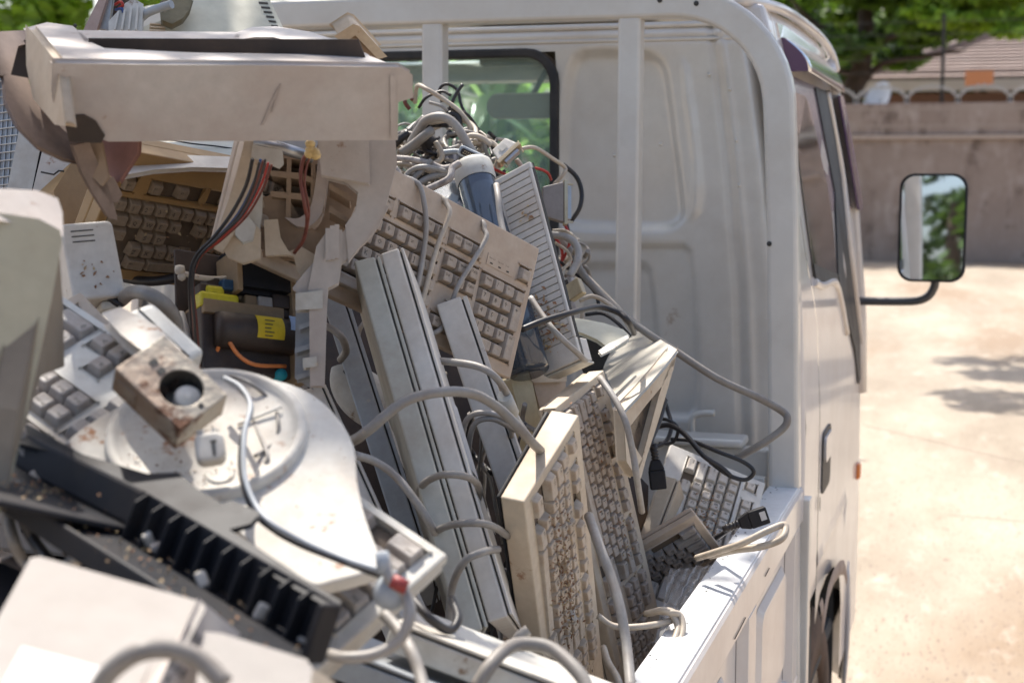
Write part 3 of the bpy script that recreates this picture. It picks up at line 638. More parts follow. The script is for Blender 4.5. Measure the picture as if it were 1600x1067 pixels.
mb = MB(); mb.tube([(XC-.60, YB+.006, 1.952), (XC+.60, YB+.006, 1.952)], .006, 6); mb.tube([(XC-.62, YB+.002, 1.905+.02), (XC+.60, YB+.002, 1.925)], .004, 6); tb(mb, 'roof_seam', PT)
# cab inside and front: dash, windscreen frame, seats, mirror
mb = MB(); mb.box(XC-.70, 3.70, .9, XC+.70, 4.0, 1.18); mb.box(XC-.70, 2.9, .55, XC+.70, 4.0, .60)
tb(mb, 'dashboard', M['dark'], bevel=.02)
mb = MB(); 
for s in (1, -1): mb.tube([S(yfr(z)-.01, z, s, -.01) for z in (1.1, 1.3, 1.6, 1.86, 1.95)], .028, 8)
mb.tube([(XC-.64, 3.80, 1.93), (XC+.64, 3.80, 1.93)], .03, 8)
mb.grid(lambda u, v: (XC+(u*2-1)*.70, 4.05+.03*math.sin(v*3), lerp(.5, 1.12, v)), 8, 6)
tb(mb, 'cab_front', PS)
for x in (XC-.36, XC+.36):
    mb = MB(); mb.box(x-.22, 3.02, .95, x+.22, 3.14, 1.50); mb.box(x-.22, 3.02, .80, x+.22, 3.5, .95); se = tb(mb, 'seat', M['seat'], bevel=.04, seg=3)
    mb = MB(); mb.box(x-.11, 3.03, 1.52, x+.11, 3.11, 1.66); tb(mb, 'headrest', M['seat'], se, bevel=.03, seg=3)
q = PA(812, 166, 1, 3.70); mb = MB(); mb.prism(rrect(-.105, -.032, .105, .032, .03, 5), -.012, .012, M=Matrix.Translation((q.x+.02, 3.70, q.z)) @ Matrix.Rotation(math.radians(90), 4, 'X')); im = tb(mb, 'interior_mirror', mat('mirror_back', (.55,.45,.37), .5), bevel=.006)
mb = MB(); mb.tube([(q.x+.03, 3.72, q.z+.03), (q.x+.06, 3.80, q.z+.13)], .008, 6); tb(mb, 'stem', M['dark'], im)
q = PA(835, 96, 1, 3.72); mb = MB(); mb.box(q.x-.14, 3.70, q.z-.01, q.x+.3, 3.74, q.z+.06); tb(mb, 'sun_visor', M['seat'], bevel=.006)
mb = MB(); mb.box(XC-.5, .3, .45, XC+.5, 4.0, .68, ); tb(mb, 'chassis', M['dark'], bevel=.01)
# ================================================================ KEYBOARDS
U_ = .01875
ROWS = [  # (row y in units from the front, [(x, w, legend)...])
 (0, [(0,1.5,'Ctrl'),(2.5,1.5,'Alt'),(4,7,''),(11,1.5,'Alt'),(13.5,1.5,'Ctrl')]),
 (1, [(0,2.25,'Shift')]+[(2.25+i,1,c) for i, c in enumerate('ZXCVBNM,./')]+[(12.25,2.75,'Shift')]),
 (2, [(0,1.75,'Caps')]+[(1.75+i,1,c) for i, c in enumerate("ASDFGHJKL;'")]+[(12.75,2.25,'Enter')]),
 (3, [(0,1.5,'Tab')]+[(1.5+i,1,c) for i, c in enumerate('QWERTYUIOP[]')]+[(13.5,1.5,'\\')]),
 (4, [(i,1,c) for i, c in enumerate('`1234567890-=')]+[(13,2,'Bksp')]),
 (5.5, [(0,1,'Esc')]+[(2+i,1,'F%d' % (i+1)) for i in range(4)]+[(6.5+i,1,'F%d' % (i+5)) for i in range(4)]+[(11+i,1,'F%d' % (i+9)) for i in range(4)]),
]
NAV = [(16.4,0,'<'),(17.4,0,'v'),(18.4,0,'>'),(17.4,1,'^'),(15.4+0,3,'Del'),(16.4,3,'End'),(17.4,3,'PgDn'),(15.4,4,'Ins'),(16.4,4,'Home'),(17.4,4,'PgUp'),(15.4,5.5,'PrtSc'),(16.4,5.5,'ScrLk'),(17.4,5.5,'Brk')]
NAV = [(15.4,0,'<'),(16.4,0,'v'),(17.4,0,'>'),(16.4,1,'^')]+NAV[4:]
PAD = [(18.8,0,2,1,'0'),(20.8,0,1,1,'.'),(21.8,0,1,2,'Ent'),(18.8,1,1,1,'1'),(19.8,1,1,1,'2'),(20.8,1,1,1,'3'),(18.8,2,1,1,'4'),(19.8,2,1,1,'5'),(20.8,2,1,1,'6'),(21.8,2,1,2,'+'),(18.8,3,1,1,'7'),(19.8,3,1,1,'8'),(20.8,3,1,1,'9'),(18.8,4,1,1,'Num'),(19.8,4,1,1,'/'),(20.8,4,1,1,'*'),(21.8,4,1,1,'-')]
PAD_X = [(21.9,5.6,1,1,'Pwr')]
KEYS = [(x, y, w_, 1, l) for y, r in ROWS for x, w_, l in r]+[(x, y, 1, 1, l) for x, y, l in NAV]+PAD+PAD_X
WELLS = [(-.06,-.06,15.06,5.06),(-.06,5.44,1.06,6.56),(1.94,5.44,6.06,6.56),(6.44,5.44,10.56,6.56),(10.94,5.44,15.06,6.56),(15.34,-.06,18.46,1.06),(16.34,1.06,17.46,2.06),(15.34,2.94,18.46,5.06),(15.34,5.44,18.46,6.56),(21.84,5.54,22.96,6.66),(18.74,-.06,22.86,5.06)]
_txt = {}
def glyph(s):
    if s not in _txt:
        cu = bpy.data.curves.new('t', 'FONT'); cu.body = s; cu.size = 1; cu.resolution_u = 1
        o = bpy.data.objects.new('t', cu); me = o.to_mesh()
        _txt[s] = ([tuple(v.co) for v in me.vertices], [tuple(p.vertices) for p in me.polygons]); o.to_mesh_clear(); bpy.data.objects.remove(o); bpy.data.curves.remove(cu)
    return _txt[s]
_kc = {}
def keymesh(w_, h, leg, mats, tall=1.0):
    k = (w_, h, leg, mats[0].name, tall)
    if k in _kc: return _kc[k]
    W = w_*U_-.0008; H = h*U_-.0008; z = .0095*tall; mb = MB()
    q0 = rrect(0, 0, W, H, .0012, 1); q1 = rrect(.0022, .0018, W-.0022, H-.0035, .0018, 2); q0 = rrect(0, 0, W, H, .0012, 2); n = len(q0)
    q2 = rrect(.0034, .0028, W-.0034, H-.0045, .0018, 2)
    vs = [(x, y, 0) for x, y in q0]+[(x, y, z-.0006) for x, y in q1]+[(x, y, z) for x, y in q2]+[(W/2, H/2-.0006, z-.0007)]
    mb.add(vs, [(k_*n+i, k_*n+(i+1) % n, (k_+1)*n+(i+1) % n, (k_+1)*n+i) for k_ in range(2) for i in range(n)], 0)
    mb.f += [[2*n+i, 2*n+(i+1) % n, 3*n] for i in range(n)]; mb.mi += [0]*n; mb.sm += [False]*n
    if leg:
        v, f = glyph(leg); s = .0082 if len(leg) == 1 else .0042
        xm = max(p[0] for p in v)*s
        if xm > W-.007: s *= (W-.007)/xm
        mb.add([(.0042+p[0]*s, H-.0062-s*.72+p[1]*s, z+.00012) for p in v], f, 1)
    me = mb.mesh('key')
    for q in mats: me.materials.append(q)
    _kc[k] = me; return me
LITTER = MB()
def litter(Mx, x0, y0, x1, y1, n, z=.004, size=.004, seed=0, sig=.4):
    r = random.Random(seed)
    for _ in range(n):
        u = .5+r.gauss(0, sig)*.5; v = .5+r.gauss(0, sig)*.5
        if not (0 < u < 1 and 0 < v < 1): continue
        c = Mx @ Vector((lerp(x0, x1, u), lerp(y0, y1, v), z*r.uniform(.4, 1.3))); a = Vector((r.gauss(0,1), r.gauss(0,1), r.gauss(0,1))).normalized(); b = a.orthogonal().normalized(); n_ = a.cross(b); s = size*r.uniform(.4, 1.3)
        a *= s; b *= s*r.uniform(.25, .6); n_ = n_*s*.25
        LITTER.add([c-a, c-b+n_, c+a, c+b+n_, c-n_*1.5], [(0,1,2,3), (1,0,4), (2,1,4), (3,2,4), (0,3,4)], r.choice((0,0,1,2)))
def keyboard(Mx, label, case, keym, L=.45, W=.165, T=.03, Tf=.020, tall=1.0, seed=0, miss=.02, krange=None, well=None, curve=False, group='scrap keyboards in the load', dy=None, name='keyboard', nokeys=False, tilt=.02, split=.5, botm=None):
    if L > .455: f_s = L/.45; Mx = Mx @ Matrix.Scale(f_s, 4); L = .45; W /= f_s; T /= f_s; Tf /= f_s
    rnd = random.Random(seed); t = thing(name, label, 'keyboard', Mx, group)
    x0 = (L-22.8*U_)/2; y0 = dy if dy is not None else .016
    well = well or M['wellgap']
    # heightfield top with key wells
    xs = {0.0, L}; ys = {0.0, W}; WL = [] if nokeys else [(x0+a*U_, y0+b*U_, x0+c*U_, y0+d*U_) for a, b, c, d in WELLS]
    for a, b, c, d in WL: xs |= {a, c}; ys |= {b, d}
    xs = sorted(xs); ys = sorted(ys)
    low = lambda i, j: any(a < (xs[i]+xs[i+1])/2 < c and b < (ys[j]+ys[j+1])/2 < d for a, b, c, d in WL)
    mb = MB(); nx, ny = len(xs)-1, len(ys)-1; H = -.0055; idx = {}
    def v(i, j, z):
        if (i, j, z) not in idx: idx[(i, j, z)] = len(mb.v); mb.v.append(Vector((xs[i], ys[j], z)))
        return idx[(i, j, z)]
    def q(a, m_): mb.f.append(list(a)); mb.mi.append(m_); mb.sm.append(False)
    isl = [[low(i, j) for j in range(ny)] for i in range(nx)]
    for i in range(nx):
        for j in range(ny):
            z = H if isl[i][j] else 0; q((v(i,j,z), v(i+1,j,z), v(i+1,j+1,z), v(i,j+1,z)), 1 if isl[i][j] else 0)
            if i+1 < nx and isl[i][j] != isl[i+1][j]:
                e = (v(i+1,j,0), v(i+1,j+1,0), v(i+1,j+1,H), v(i+1,j,H)); q(e if isl[i+1][j] else e[::-1], 0)
            if j+1 < ny and isl[i][j] != isl[i][j+1]:
                e = (v(i+1,j+1,0), v(i,j+1,0), v(i,j+1,H), v(i+1,j+1,H)); q(e if isl[i][j+1] else e[::-1], 0)
    zb, zf = -T*split, -Tf*split
    bl = len(mb.v); mb.v += [Vector((0,0,zf)), Vector((L,0,zf)), Vector((L,W,zb)), Vector((0,W,zb))]
    q([v(i,0,0) for i in range(nx, -1, -1)]+[bl, bl+1], 0); q([v(i,ny,0) for i in range(nx+1)]+[bl+2, bl+3], 0)
    q([v(0,j,0) for j in range(ny+1)]+[bl+3, bl], 0); q([v(nx,j,0) for j in range(ny, -1, -1)]+[bl+1, bl+2], 0); q((bl+3, bl+2, bl+1, bl), 0)
    ct = mb.build('case_top', [case, well], t, bevel=.0022, seg=2, ang=50)
    if not nokeys:
        la = MB()                                    # little status lamp panel
        px, py = x0+19.0*U_, y0+5.55*U_; la.box(px, py, .0002, px+2.5*U_, py+.8*U_, .0008)
        lp = la.build('lamp_panel', case, t, bevel=.0004)
        for k in range(3):
            MB().box(px+.006+k*.0145, py+.003, .0009, px+.010+k*.0145, py+.0045, .0014).build('lamp', M['dark'], lp)
            g_, f_ = glyph(('Num Lock', 'Caps Lock', 'Scroll')[k]); MB().add([(px+.003+k*.0145+p[0]*.0024, py+.009+p[1]*.0032, .0009) for p in g_], f_).build('lettering', M['legend'], lp)
    e = .0015
    mb = MB(); mb.hexa([(e,e,-Tf), (L-e,e,-Tf), (L-e,W-e,-T), (e,W-e,-T)], [(e,e,zf-.0022), (L-e,e,zf-.0022), (L-e,W-e,zb-.0022), (e,W-e,zb-.0022)])
    mb.build('case_bottom', botm or case, t, bevel=.003, seg=2)
    mb = MB(); mb.hexa([(.004,.004,zf-.0023), (L-.004,.004,zf-.0023), (L-.004,W-.004,zb-.0023), (.004,W-.004,zb-.0023)], [(.004,.004,zf-.0001), (L-.004,.004,zf-.0001), (L-.004,W-.004,zb-.0001), (.004,W-.004,zb-.0001)])
    mb.build('seam', M['dark'], t)
    for x in ((.05, L-.08) if not nokeys else ()): MB().box(x, W-.03, -T-.006, x+.03, W-.012, -T-.0002).build('foot', case, t, bevel=.0015)
    MB().box(L/2-.045, W*.35, -T*.9-.0012, L/2+.045, W*.7, -T*.9-.0005).build('underside_label', M['paper'], t) if nokeys else None
    if nokeys: return t
    cnt = 0; rest = MB()
    for (x, y, w_, h, leg) in KEYS:
        if rnd.random() < miss: continue
        if krange and not (krange[0] <= x <= krange[1]): continue
        K = Matrix.Translation((x0+x*U_+.0004, y0+y*U_+.0004, H+.0012+rnd.uniform(-.0006,.0006))) @ Euler((.035+rnd.gauss(0,tilt), rnd.gauss(0,tilt), rnd.gauss(0,tilt*.4))).to_matrix().to_4x4()
        me = keymesh(w_, h, leg, keym, tall)
        if cnt < 100:
            o = bpy.data.objects.new('key', me); col.objects.link(o); o.parent = t; o.matrix_local = K
        else:
            rest.add([tuple(p.co) for p in me.vertices], [tuple(p.vertices) for p in me.polygons], 0, False, K)
        cnt += 1
    if rest.v: rest.build('key', keym[0], t, kind='stuff')
    return t
def edgepose(pa, da, pb, db, W, roll, up=1):
    """keyboard standing on edge: x runs a->b, its y = W edge turned to the camera, z to the image's right (up=1) or left"""
    A, B = P(*pa, da), P(*pb, db); x = (B-A).normalized(); v = (Vector(CAM)-(A+B)/2).normalized(); y = (v-x*v.dot(x)).normalized(); y = Matrix.Rotation(math.radians(roll), 3, x) @ y; z = x.cross(y)
    O = A-y*W
    return Matrix(((x.x, y.x, z.x, O.x), (x.y, y.y, z.y, O.y), (x.z, y.z, z.z, O.z), (0, 0, 0, 1)))
def plane(a, b, c): A, B, Cc = P(*a), P(*b), P(*c); return A, (B-A).cross(Cc-A).normalized()
def onp(x, y, pl):
    r = Vector(ray(x, y)); o = Vector(CAM); return o+r*((pl[0]-o).dot(pl[1])/r.dot(pl[1]))
def slab(mb, poly, pl, th, mi=0, depthdir=None):
    """outline measured in the photograph, laid on its own plane and given real thickness away from the camera"""
    n = pl[1].copy(); 
    if n.dot(pl[0]-Vector(CAM)) < 0: n = -n
    n = depthdir.normalized() if depthdir is not None else n
    a = [onp(x, y, pl) for x, y in poly]; b = [p+n*th for p in a]; k = len(a)
    mb.add(a+b, [tuple(range(k)), tuple(range(2*k-1, k-1, -1))]+[(i, (i+1) % k, k+(i+1) % k, k+i) for i in range(k)], mi)
    # face winding does not matter for closed solids here
    return a, b
_cj = random.Random(99)
def cable(pts, r, m, label, name='cable', n=6, sides=8, cat='cable', group=None, jit=0):
    pts = [(x+_cj.uniform(-1.3,1.3), y+_cj.uniform(-1.3,1.3), d+_cj.uniform(-.004,.004)) for x, y, d in pts]
    return MB().tube(smooth([P(*p) for p in pts], n), r, sides).build(name, m, label=label, cat=cat, group=group)
def cchild(pts, r, m, parent, name='cable', n=6):
    return MB().tube(smooth([P(*p) for p in pts], n), r, 8).build(name, m, parent, world=True)
DU = (.30, .20, .12)
M.update(
 legend=mat('legend_print', (.05,.045,.04), .7, fine=0),
 wellgap=mat('dusty_key_well', (.15,.115,.085), .8, dirt=(.10,.07,.045), amt=.9, scale=30),
 paper=mat('aged_label', (.60,.59,.57), .7, dirt=(.35,.25,.2), scale=10),
 kb_beige=mat('beige_dusty_plastic', (.50,.405,.315), .55, dirt=(.32,.205,.125), amt=.7, scale=9, spots=(.24,.12,.06), spamt=.63, bump=.05),
 key_beige=mat('grey_beige_keycap', (.44,.375,.31), .6, dirt=(.24,.165,.11), amt=.8, scale=40),
 kb_cream=mat('cream_plastic', (.57,.475,.355), .6, dirt=(.33,.21,.125), amt=.6, scale=10, spots=(.25,.13,.07), spamt=.64, bump=.05),
 key_cream=mat('cream_keycap', (.53,.45,.355), .6, dirt=(.33,.22,.14), amt=.8, scale=40),
 key_grey=mat('grey_keycap', (.36,.335,.31), .5, dirt=(.22,.16,.12), amt=.8, scale=40),
 kb_grey=mat('cool_grey_plastic', (.56,.55,.505), .55, dirt=(.30,.235,.17), amt=.8, scale=11, spots=(.22,.15,.10), spamt=.63, bump=.05),
 kb_white=mat('off_white_plastic', (.62,.585,.53), .45, dirt=(.38,.28,.2), amt=.55, scale=9, spots=(.27,.15,.09), spamt=.64, bump=.05),
 key_white=mat('off_white_keycap', (.58,.545,.49), .45, dirt=(.36,.26,.18), amt=.8, scale=40),
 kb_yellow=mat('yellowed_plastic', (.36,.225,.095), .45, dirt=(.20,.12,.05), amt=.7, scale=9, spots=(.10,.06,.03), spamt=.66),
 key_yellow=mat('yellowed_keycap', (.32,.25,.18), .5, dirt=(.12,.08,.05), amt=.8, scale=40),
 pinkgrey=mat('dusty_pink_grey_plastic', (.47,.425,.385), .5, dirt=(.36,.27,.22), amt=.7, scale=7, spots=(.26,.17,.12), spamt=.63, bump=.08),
 greenish=mat('pale_green_grey_plastic', (.55,.54,.44), .45, dirt=(.36,.32,.22), amt=.5, scale=7, spots=(.25,.20,.12), spamt=.65, bump=.06),
 base_w=mat('weathered_white_plastic', (.60,.57,.51), .7, dirt=(.40,.31,.23), amt=.8, scale=11, spots=(.30,.15,.08), spamt=.59, spec=.3, bump=.06),
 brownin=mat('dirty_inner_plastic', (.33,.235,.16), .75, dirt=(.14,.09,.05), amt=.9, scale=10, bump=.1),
 bluegrey=mat('blue_grey_plastic', (.34,.37,.40), .45, dirt=(.2,.18,.16), amt=.7, scale=12, spots=(.14,.11,.09), spamt=.68),
 cab_grey=mat('grey_cable', (.24,.225,.205), .45, dirt=(.16,.12,.09), amt=.7, scale=25), cab_lt=mat('light_beige_cable', (.48,.42,.34), .45, dirt=(.28,.2,.14), amt=.7, scale=25),
 cab_blk=mat('black_cable', (.018,.018,.02), .4, dirt=(.08,.06,.05), amt=.5, scale=25), cab_red=mat('red_wire', (.40,.035,.025), .4), cab_blue=mat('blue_wire', (.03,.07,.22), .4), cab_org=mat('orange_wire', (.75,.24,.07), .4),
 cab_mid=mat('mid_grey_cable', (.33,.31,.285), .45, dirt=(.2,.15,.11), amt=.7, scale=25), cab_brn=mat('brown_wire', (.16,.045,.03), .5), cab_pat=mat('braided_cable', (.42,.38,.35), .7, dirt=(.10,.08,.08), amt=1, scale=90),
 blueclr=mat('dark_blue_clear_plastic', (.05,.08,.13), .12, trans=.35, coat=.8, dirt=(.12,.12,.12), amt=.5, scale=12),
 yellow=mat('yellow_tape', (.60,.52,.03), .35, dirt=(.25,.18,.03), scale=20), teal=mat('teal_paint_dot', (.02,.30,.36), .5), ylabel=mat('yellow_label', (.70,.50,.02), .6, dirt=(.3,.18,.03), scale=25),
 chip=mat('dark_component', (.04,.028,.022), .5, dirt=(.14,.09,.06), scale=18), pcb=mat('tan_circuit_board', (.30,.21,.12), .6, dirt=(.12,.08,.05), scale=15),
 bag=mat('clear_plastic_bag', (.5,.5,.5), .1, alpha=.30, bump=.6, bscale=20, coat=1, spec=1, fine=0),
 litA=mat('straw_litter', (.40,.27,.15), .8), litB=mat('rust_brown_litter', (.28,.15,.08), .8), litC=mat('pale_litter', (.50,.38,.22), .8),
)
# ================================================================ THE LOAD: keyboards
LG = 'scrap keyboards in the load'
KL = [M['key_beige'], M['legend']]; KC = [M['key_cream'], M['legend']]; KW = [M['key_white'], M['legend']]; KG = [M['key_grey'], M['legend']]; KY = [M['key_yellow'], M['legend']]
k20 = fit((339,381), (798,592), (405,145), .475, .182, 1.95, 2.35, 2.1, say='central')
K20 = keyboard(k20, 'dusty beige keyboard tilted in the middle, its number pad beside the dark canister', M['kb_beige'], KL, L=.475, W=.182, dy=.016, seed=1, miss=0, T=.034, tall=1.25, tilt=.03)
k21 = fit((819,784), (874,1225), (905,648), .45, .16, 1.62, 1.9, 1.75, say='near right')
K21 = keyboard(k21, 'cream keyboard standing on end nearest the side wall, its keys caked in brown litter', M['kb_cream'], KC, W=.16, seed=2, miss=.04, split=.82, botm=M['blackpl'], T=.042, Tf=.034, tall=1.15, tilt=.05)
litter(k21, .04, .02, .30, .10, 380, .010, .0026, 4, .42)
k22 = fit((868,637), (977,1100), (944,578), .45, .16, 2.05, 2.2, 2.2, say='behind')
K22 = keyboard(k22, 'beige keyboard on end behind the cream one, a grey cable trailing down its keys', M['kb_cream'], KL, W=.16, seed=3, miss=.03, split=.7, T=.036, Tf=.03, tall=1.25, tilt=.04)
litter(k22, .0, .02, .30, .13, 160, .010, .0028, 5, .6)
k31 = fit((1048,693), (930,1050), (1194,754), .45, .165, 2.55, 2.4, 2.5, say='white right')
K31 = keyboard(k31, 'off white keyboard lying against the front sill of the bed under black cords', M['kb_white'], KW, W=.168, seed=4, miss=.01, dy=.034, T=.03, tall=.95)
litter(k31, .05, .05, .22, .13, 160, .012, .0028, 6, .35)
k32 = fit((1087,804), (690,1035), (1147,885), .45, .16, 2.22, 2.25, 2.34, say='small dark')
K32 = keyboard(k32, 'grey beige keyboard corner leaning face down on the side wall above the clear bag', M['kb_beige'], KG, W=.16, seed=5, miss=.03, T=.024, Tf=.02)
k14 = fit((700,866), (60,436), (445,1091), .49, .176, 1.3, 1.5, 1.26, say='under base')
K14 = keyboard(k14, 'grey keyboard sticking out from under the white swivel base', M['kb_grey'], KG, L=.49, W=.176, seed=6, miss=.05, dy=.009)
k7 = fit((125,455), (-615,885), (255,590), .48, .17, 1.5, 1.38, 1.4, say='left')
K7 = keyboard(k7, 'dirty grey keyboard at the left behind the black plastic tray', M['kb_beige'], KG, L=.48, W=.17, seed=7, miss=.03)
k3 = fit((115,428), (560,480), (195,240), .45, .165, 1.85, 2.1, 1.9, say='yellowed')
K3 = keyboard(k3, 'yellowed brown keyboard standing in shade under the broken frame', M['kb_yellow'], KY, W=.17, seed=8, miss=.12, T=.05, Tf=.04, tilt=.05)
# keyboards standing on edge
ke = lambda pose, label, m, T, seed, L=.42, W=.15, Tf=.02: keyboard(edgepose(*pose), label, m, KG, L=L, W=W, T=T, Tf=Tf, seed=seed, nokeys=True, split=.8)
K17a = ke(((553,408), 1.74, (718,985), 1.60, .15, -4), 'grey keyboard on edge, the left one of the long pair bound together', mat('shade_darkened_plastic', (.44,.43,.375), .5, dirt=(.25,.2,.14), amt=.8, scale=10, spots=(.2,.13,.08), spamt=.64), .030, 9, .44)  # olive darkening in the case colour stands for shade on its left face
K17b = ke(((594,396), 1.76, (761,965), 1.62, .15, 6), 'grey keyboard on edge, the right one of the long pair bound together', M['kb_white'], .027, 10, .44)
K18 = ke(((681,476), 1.90, (795,815), 1.84, .15, 4), 'pale keyboard on edge leaning between the central keyboard and the bound pair', M['kb_white'], .040, 11)
K19 = ke(((497,450), 2.05, (612,815), 1.92, .15, 4), 'grey blue keyboard on edge beside the ridged leg of the monitor housing', M['bluegrey'], .034, 12)
K19b = ke(((470,610), 1.78, (600,905), 1.66, .15, -10), 'off white keyboard on edge just right of the swivel base', M['kb_white'], .030, 19, .36)
K15 = ke(((598,1014), 1.25, (1290,1284), 1.20, .15, 10), 'grey white keyboard on edge lying along the bottom of the picture', M['kb_grey'], .025, 13)
K15b = ke(((500,1052), 1.23, (1190,1321), 1.18, .15, 10), 'blue grey keyboard on edge in front of the pale one at the bottom edge', M['bluegrey'], .024, 14)
K30 = ke(((1035,742), 2.42, (990,860), 2.36, .15, 20), 'cream keyboard edge wedged left of the off white keyboard', M['kb_cream'], .03, 15, .40)
K40 = ke(((655,560), 2.2, (780,1000), 2.05, .15, 5), 'shaded beige keyboard buried between the bound pair and the pale one', M['kb_beige'], .03, 16)
litter(k3, .02, .02, .3, .14, 60, .010, .003, 44)
mb = MB(); slab(mb, [(188,240),(376,247),(374,262),(300,260),(240,264),(184,274)], plane((188,240,1.80),(376,247,1.88),(186,272,1.76)), .006); mb.build('sunlit_edge_strip', M['kb_white'], K3, world=True, bevel=.002)  # pale strip painted in for sunlight along the top edge
# ================================================================ THE LOAD: housings and other scrap
FD = Vector(FF); UD = Vector(UU); RD = Vector(RR)
# ---- broken plastic frame lying across the top of the load, nearest the camera
d0 = 1.50
fr = thing('broken_monitor_frame', 'large broken pink grey plastic monitor frame lying across the top left of the load', 'monitor frame', Matrix.Translation(P(350, 215, d0)))
pl = plane((80,120,d0-.10), (630,120,d0), (350,215,d0-.02))
mb = MB(); a, b = slab(mb, [(88,104),(240,106),(430,107),(624,110),(640,120),(641,150),(618,157),(617,215),(430,216),(170,217),(98,192),(86,150)], pl, .012)
mb.build('front_bar', M['pinkgrey'], fr, world=True, bevel=.003)
pt = plane((90,104,d0-.10), (624,110,d0), (330,58,d0+.17))
mb = MB(); slab(mb, [(88,103),(40,45),(75,36),(110,41),(140,67),(160,76),(300,83),(440,85),(570,86),(627,109),(430,106),(240,105)], pt, .010)
mb.build('top_face', M['pinkgrey'], fr, world=True, bevel=.0025)
mb = MB(); slab(mb, [(137,66),(125,48),(250,50),(372,51),(368,62),(300,64)], pt, .010); slab(mb, [(368,62),(376,50),(398,43),(430,42),(480,50),(530,66),(572,86),(500,84),(470,68),(430,58),(395,58)], pt, .012)
mb.build('back_bar', M['pinkgrey'], fr, world=True, bevel=.003)
pi = plane((140,84,d0-.01), (560,96,d0+.08), (350,62,d0+.19))
mb = MB(); slab(mb, [(138,60),(560,62),(575,100),(140,100)], (onp(350, 90, pt)+FD*.06, (FD+UD*.25).normalized()), .003); mb.build('slot_lining', M['chip'], fr, world=True)
pe = plane((40,45,d0+.02), (92,110,d0-.10), (90,190,d0-.10))
mb = MB(); slab(mb, [(41,45),(89,104),(100,192),(86,190),(52,150),(42,100)], pe, .010); mb.build('end_face', M['kb_cream'], fr, world=True, bevel=.003)
# hollow end bracket and the torn strip hanging from it
pc = plane((10,60,d0+.05), (60,180,d0), (180,300,d0+.02))
mb = MB(); slab(mb, [(0,52),(40,50),(44,66),(26,70),(14,116),(0,116)], pc, .004); slab(mb, [(8,118),(42,124),(52,158),(96,202),(122,226),(128,252),(100,246),(62,228),(30,196),(12,160)], pc, .004)
mb.build('torn_bracket', mat('grubby_brown_plastic', (.25,.185,.15), .7, dirt=(.11,.075,.055), amt=.9, scale=12), fr, world=True, bevel=.003)
mb = MB(); slab(mb, [(14,68),(42,62),(44,124),(12,118)], (onp(30,90,pc)+FD*.03, FD), .004); mb.build('bracket_hollow', M['chip'], fr, world=True)
pd = plane((120,226,d0-.02), (165,228,d0), (165,330,d0+.02))
mb = MB(); slab(mb, [(118,230),(138,226),(160,280),(170,300),(180,340),(172,338),(148,300),(132,270)], pd, .008); slab(mb, [(152,282),(176,280),(188,304),(184,312),(174,314)], pd, .01)
mb.build('torn_strip', bpy.data.materials['grubby_brown_plastic'], fr, world=True, bevel=.002)
mb = MB(); slab(mb, [(160,216),(213,218),(212,238),(184,282),(172,270)], (onp(185,245,pd)+FD*.012, (FD+RD*.5).normalized()), .006); mb.build('red_brown_fragment', mat('red_brown_plastic', (.27,.13,.11), .5, dirt=(.14,.07,.05)), fr, world=True, bevel=.002)
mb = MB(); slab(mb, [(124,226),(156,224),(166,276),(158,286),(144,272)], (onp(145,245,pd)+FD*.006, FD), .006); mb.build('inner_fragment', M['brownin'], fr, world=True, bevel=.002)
mb = MB(); slab(mb, [(98,182),(132,180),(150,190),(164,212),(158,224),(108,222)], (onp(130,200,pl)-FD*.003, pl[1]), .002); mb.build('broken_notch', M['chip'], fr, world=True)
for k_, q in enumerate(([(408,196),(412,196),(436,140),(433,139)],[(424,176),(427,176),(440,132),(437,132)])):
    mb = MB(); slab(mb, q, (pl[0]-FD*.0016, pl[1]), .0008); mb.build('scuff_mark', mat('scuff_dirt', (.38,.32,.28), .8) if k_ == 0 else bpy.data.materials['scuff_dirt'], fr, world=True)
mb = MB(); slab(mb, [(617,157),(618,214),(612,214),(611,120),(617,120)], (pl[0]-FD*.002, pl[1]), .004); mb.build('corner_ridge', M['pinkgrey'], fr, world=True, bevel=.001)
# ---- monitor housing under its right half: curved ribbed shell with a long ridged leg
dh = 1.66
hs = thing('monitor_housing', 'broken curved monitor housing with inner ribs hanging under the right of the frame', 'monitor housing', Matrix.Translation(P(500, 500, dh)))
ph = plane((640,160,dh), (480,160,dh), (560,420,dh+.02)); back = (FD+RD*-.1-UD*.15)
def hslab(nm, poly, off, th, m, bev=.003, dd=None):
    mb = MB(); slab(mb, poly, (ph[0]+FD*off, ph[1]), th, depthdir=dd or back); return mb.build(nm, m, hs, world=True, bevel=bev)
hslab('arm_plate', [(508,214),(617,214),(620,255),(600,330),(572,372),(546,405),(545,408),(540,352),(556,330),(560,300),(540,284),(509,276)], 0, .014, M['pinkgrey'], .004)
hslab('arm_panel', [(500,214),(572,214),(574,282),(506,270)], -.012, .010, M['pinkgrey'])
arc = smooth([Vector((x, y, 0)) for x, y in ((601,325),(580,362),(550,392),(528,412),(512,432),(498,448),(484,466))], 3)
o1 = [(v.x, v.y) for v in arc]; tg = [(arc[min(i+1, len(arc)-1)]-arc[max(i-1, 0)]).normalized() for i in range(len(arc))]; o2 = [(v.x+t_.y*-27 if False else v.x-abs(t_.y)*27, v.y-abs(t_.x)*27) for v, t_ in zip(arc, tg)]
hslab('curved_rim', o1+o2[::-1], .002, .010, M['pinkgrey'], .003)
hslab('ridged_leg', [(497,386),(515,360),(532,362),(532,400),(526,440),(510,448),(508,470),(504,600),(492,600),(487,600),(486,470),(484,455)], -.004, .018, M['pinkgrey'], .002)
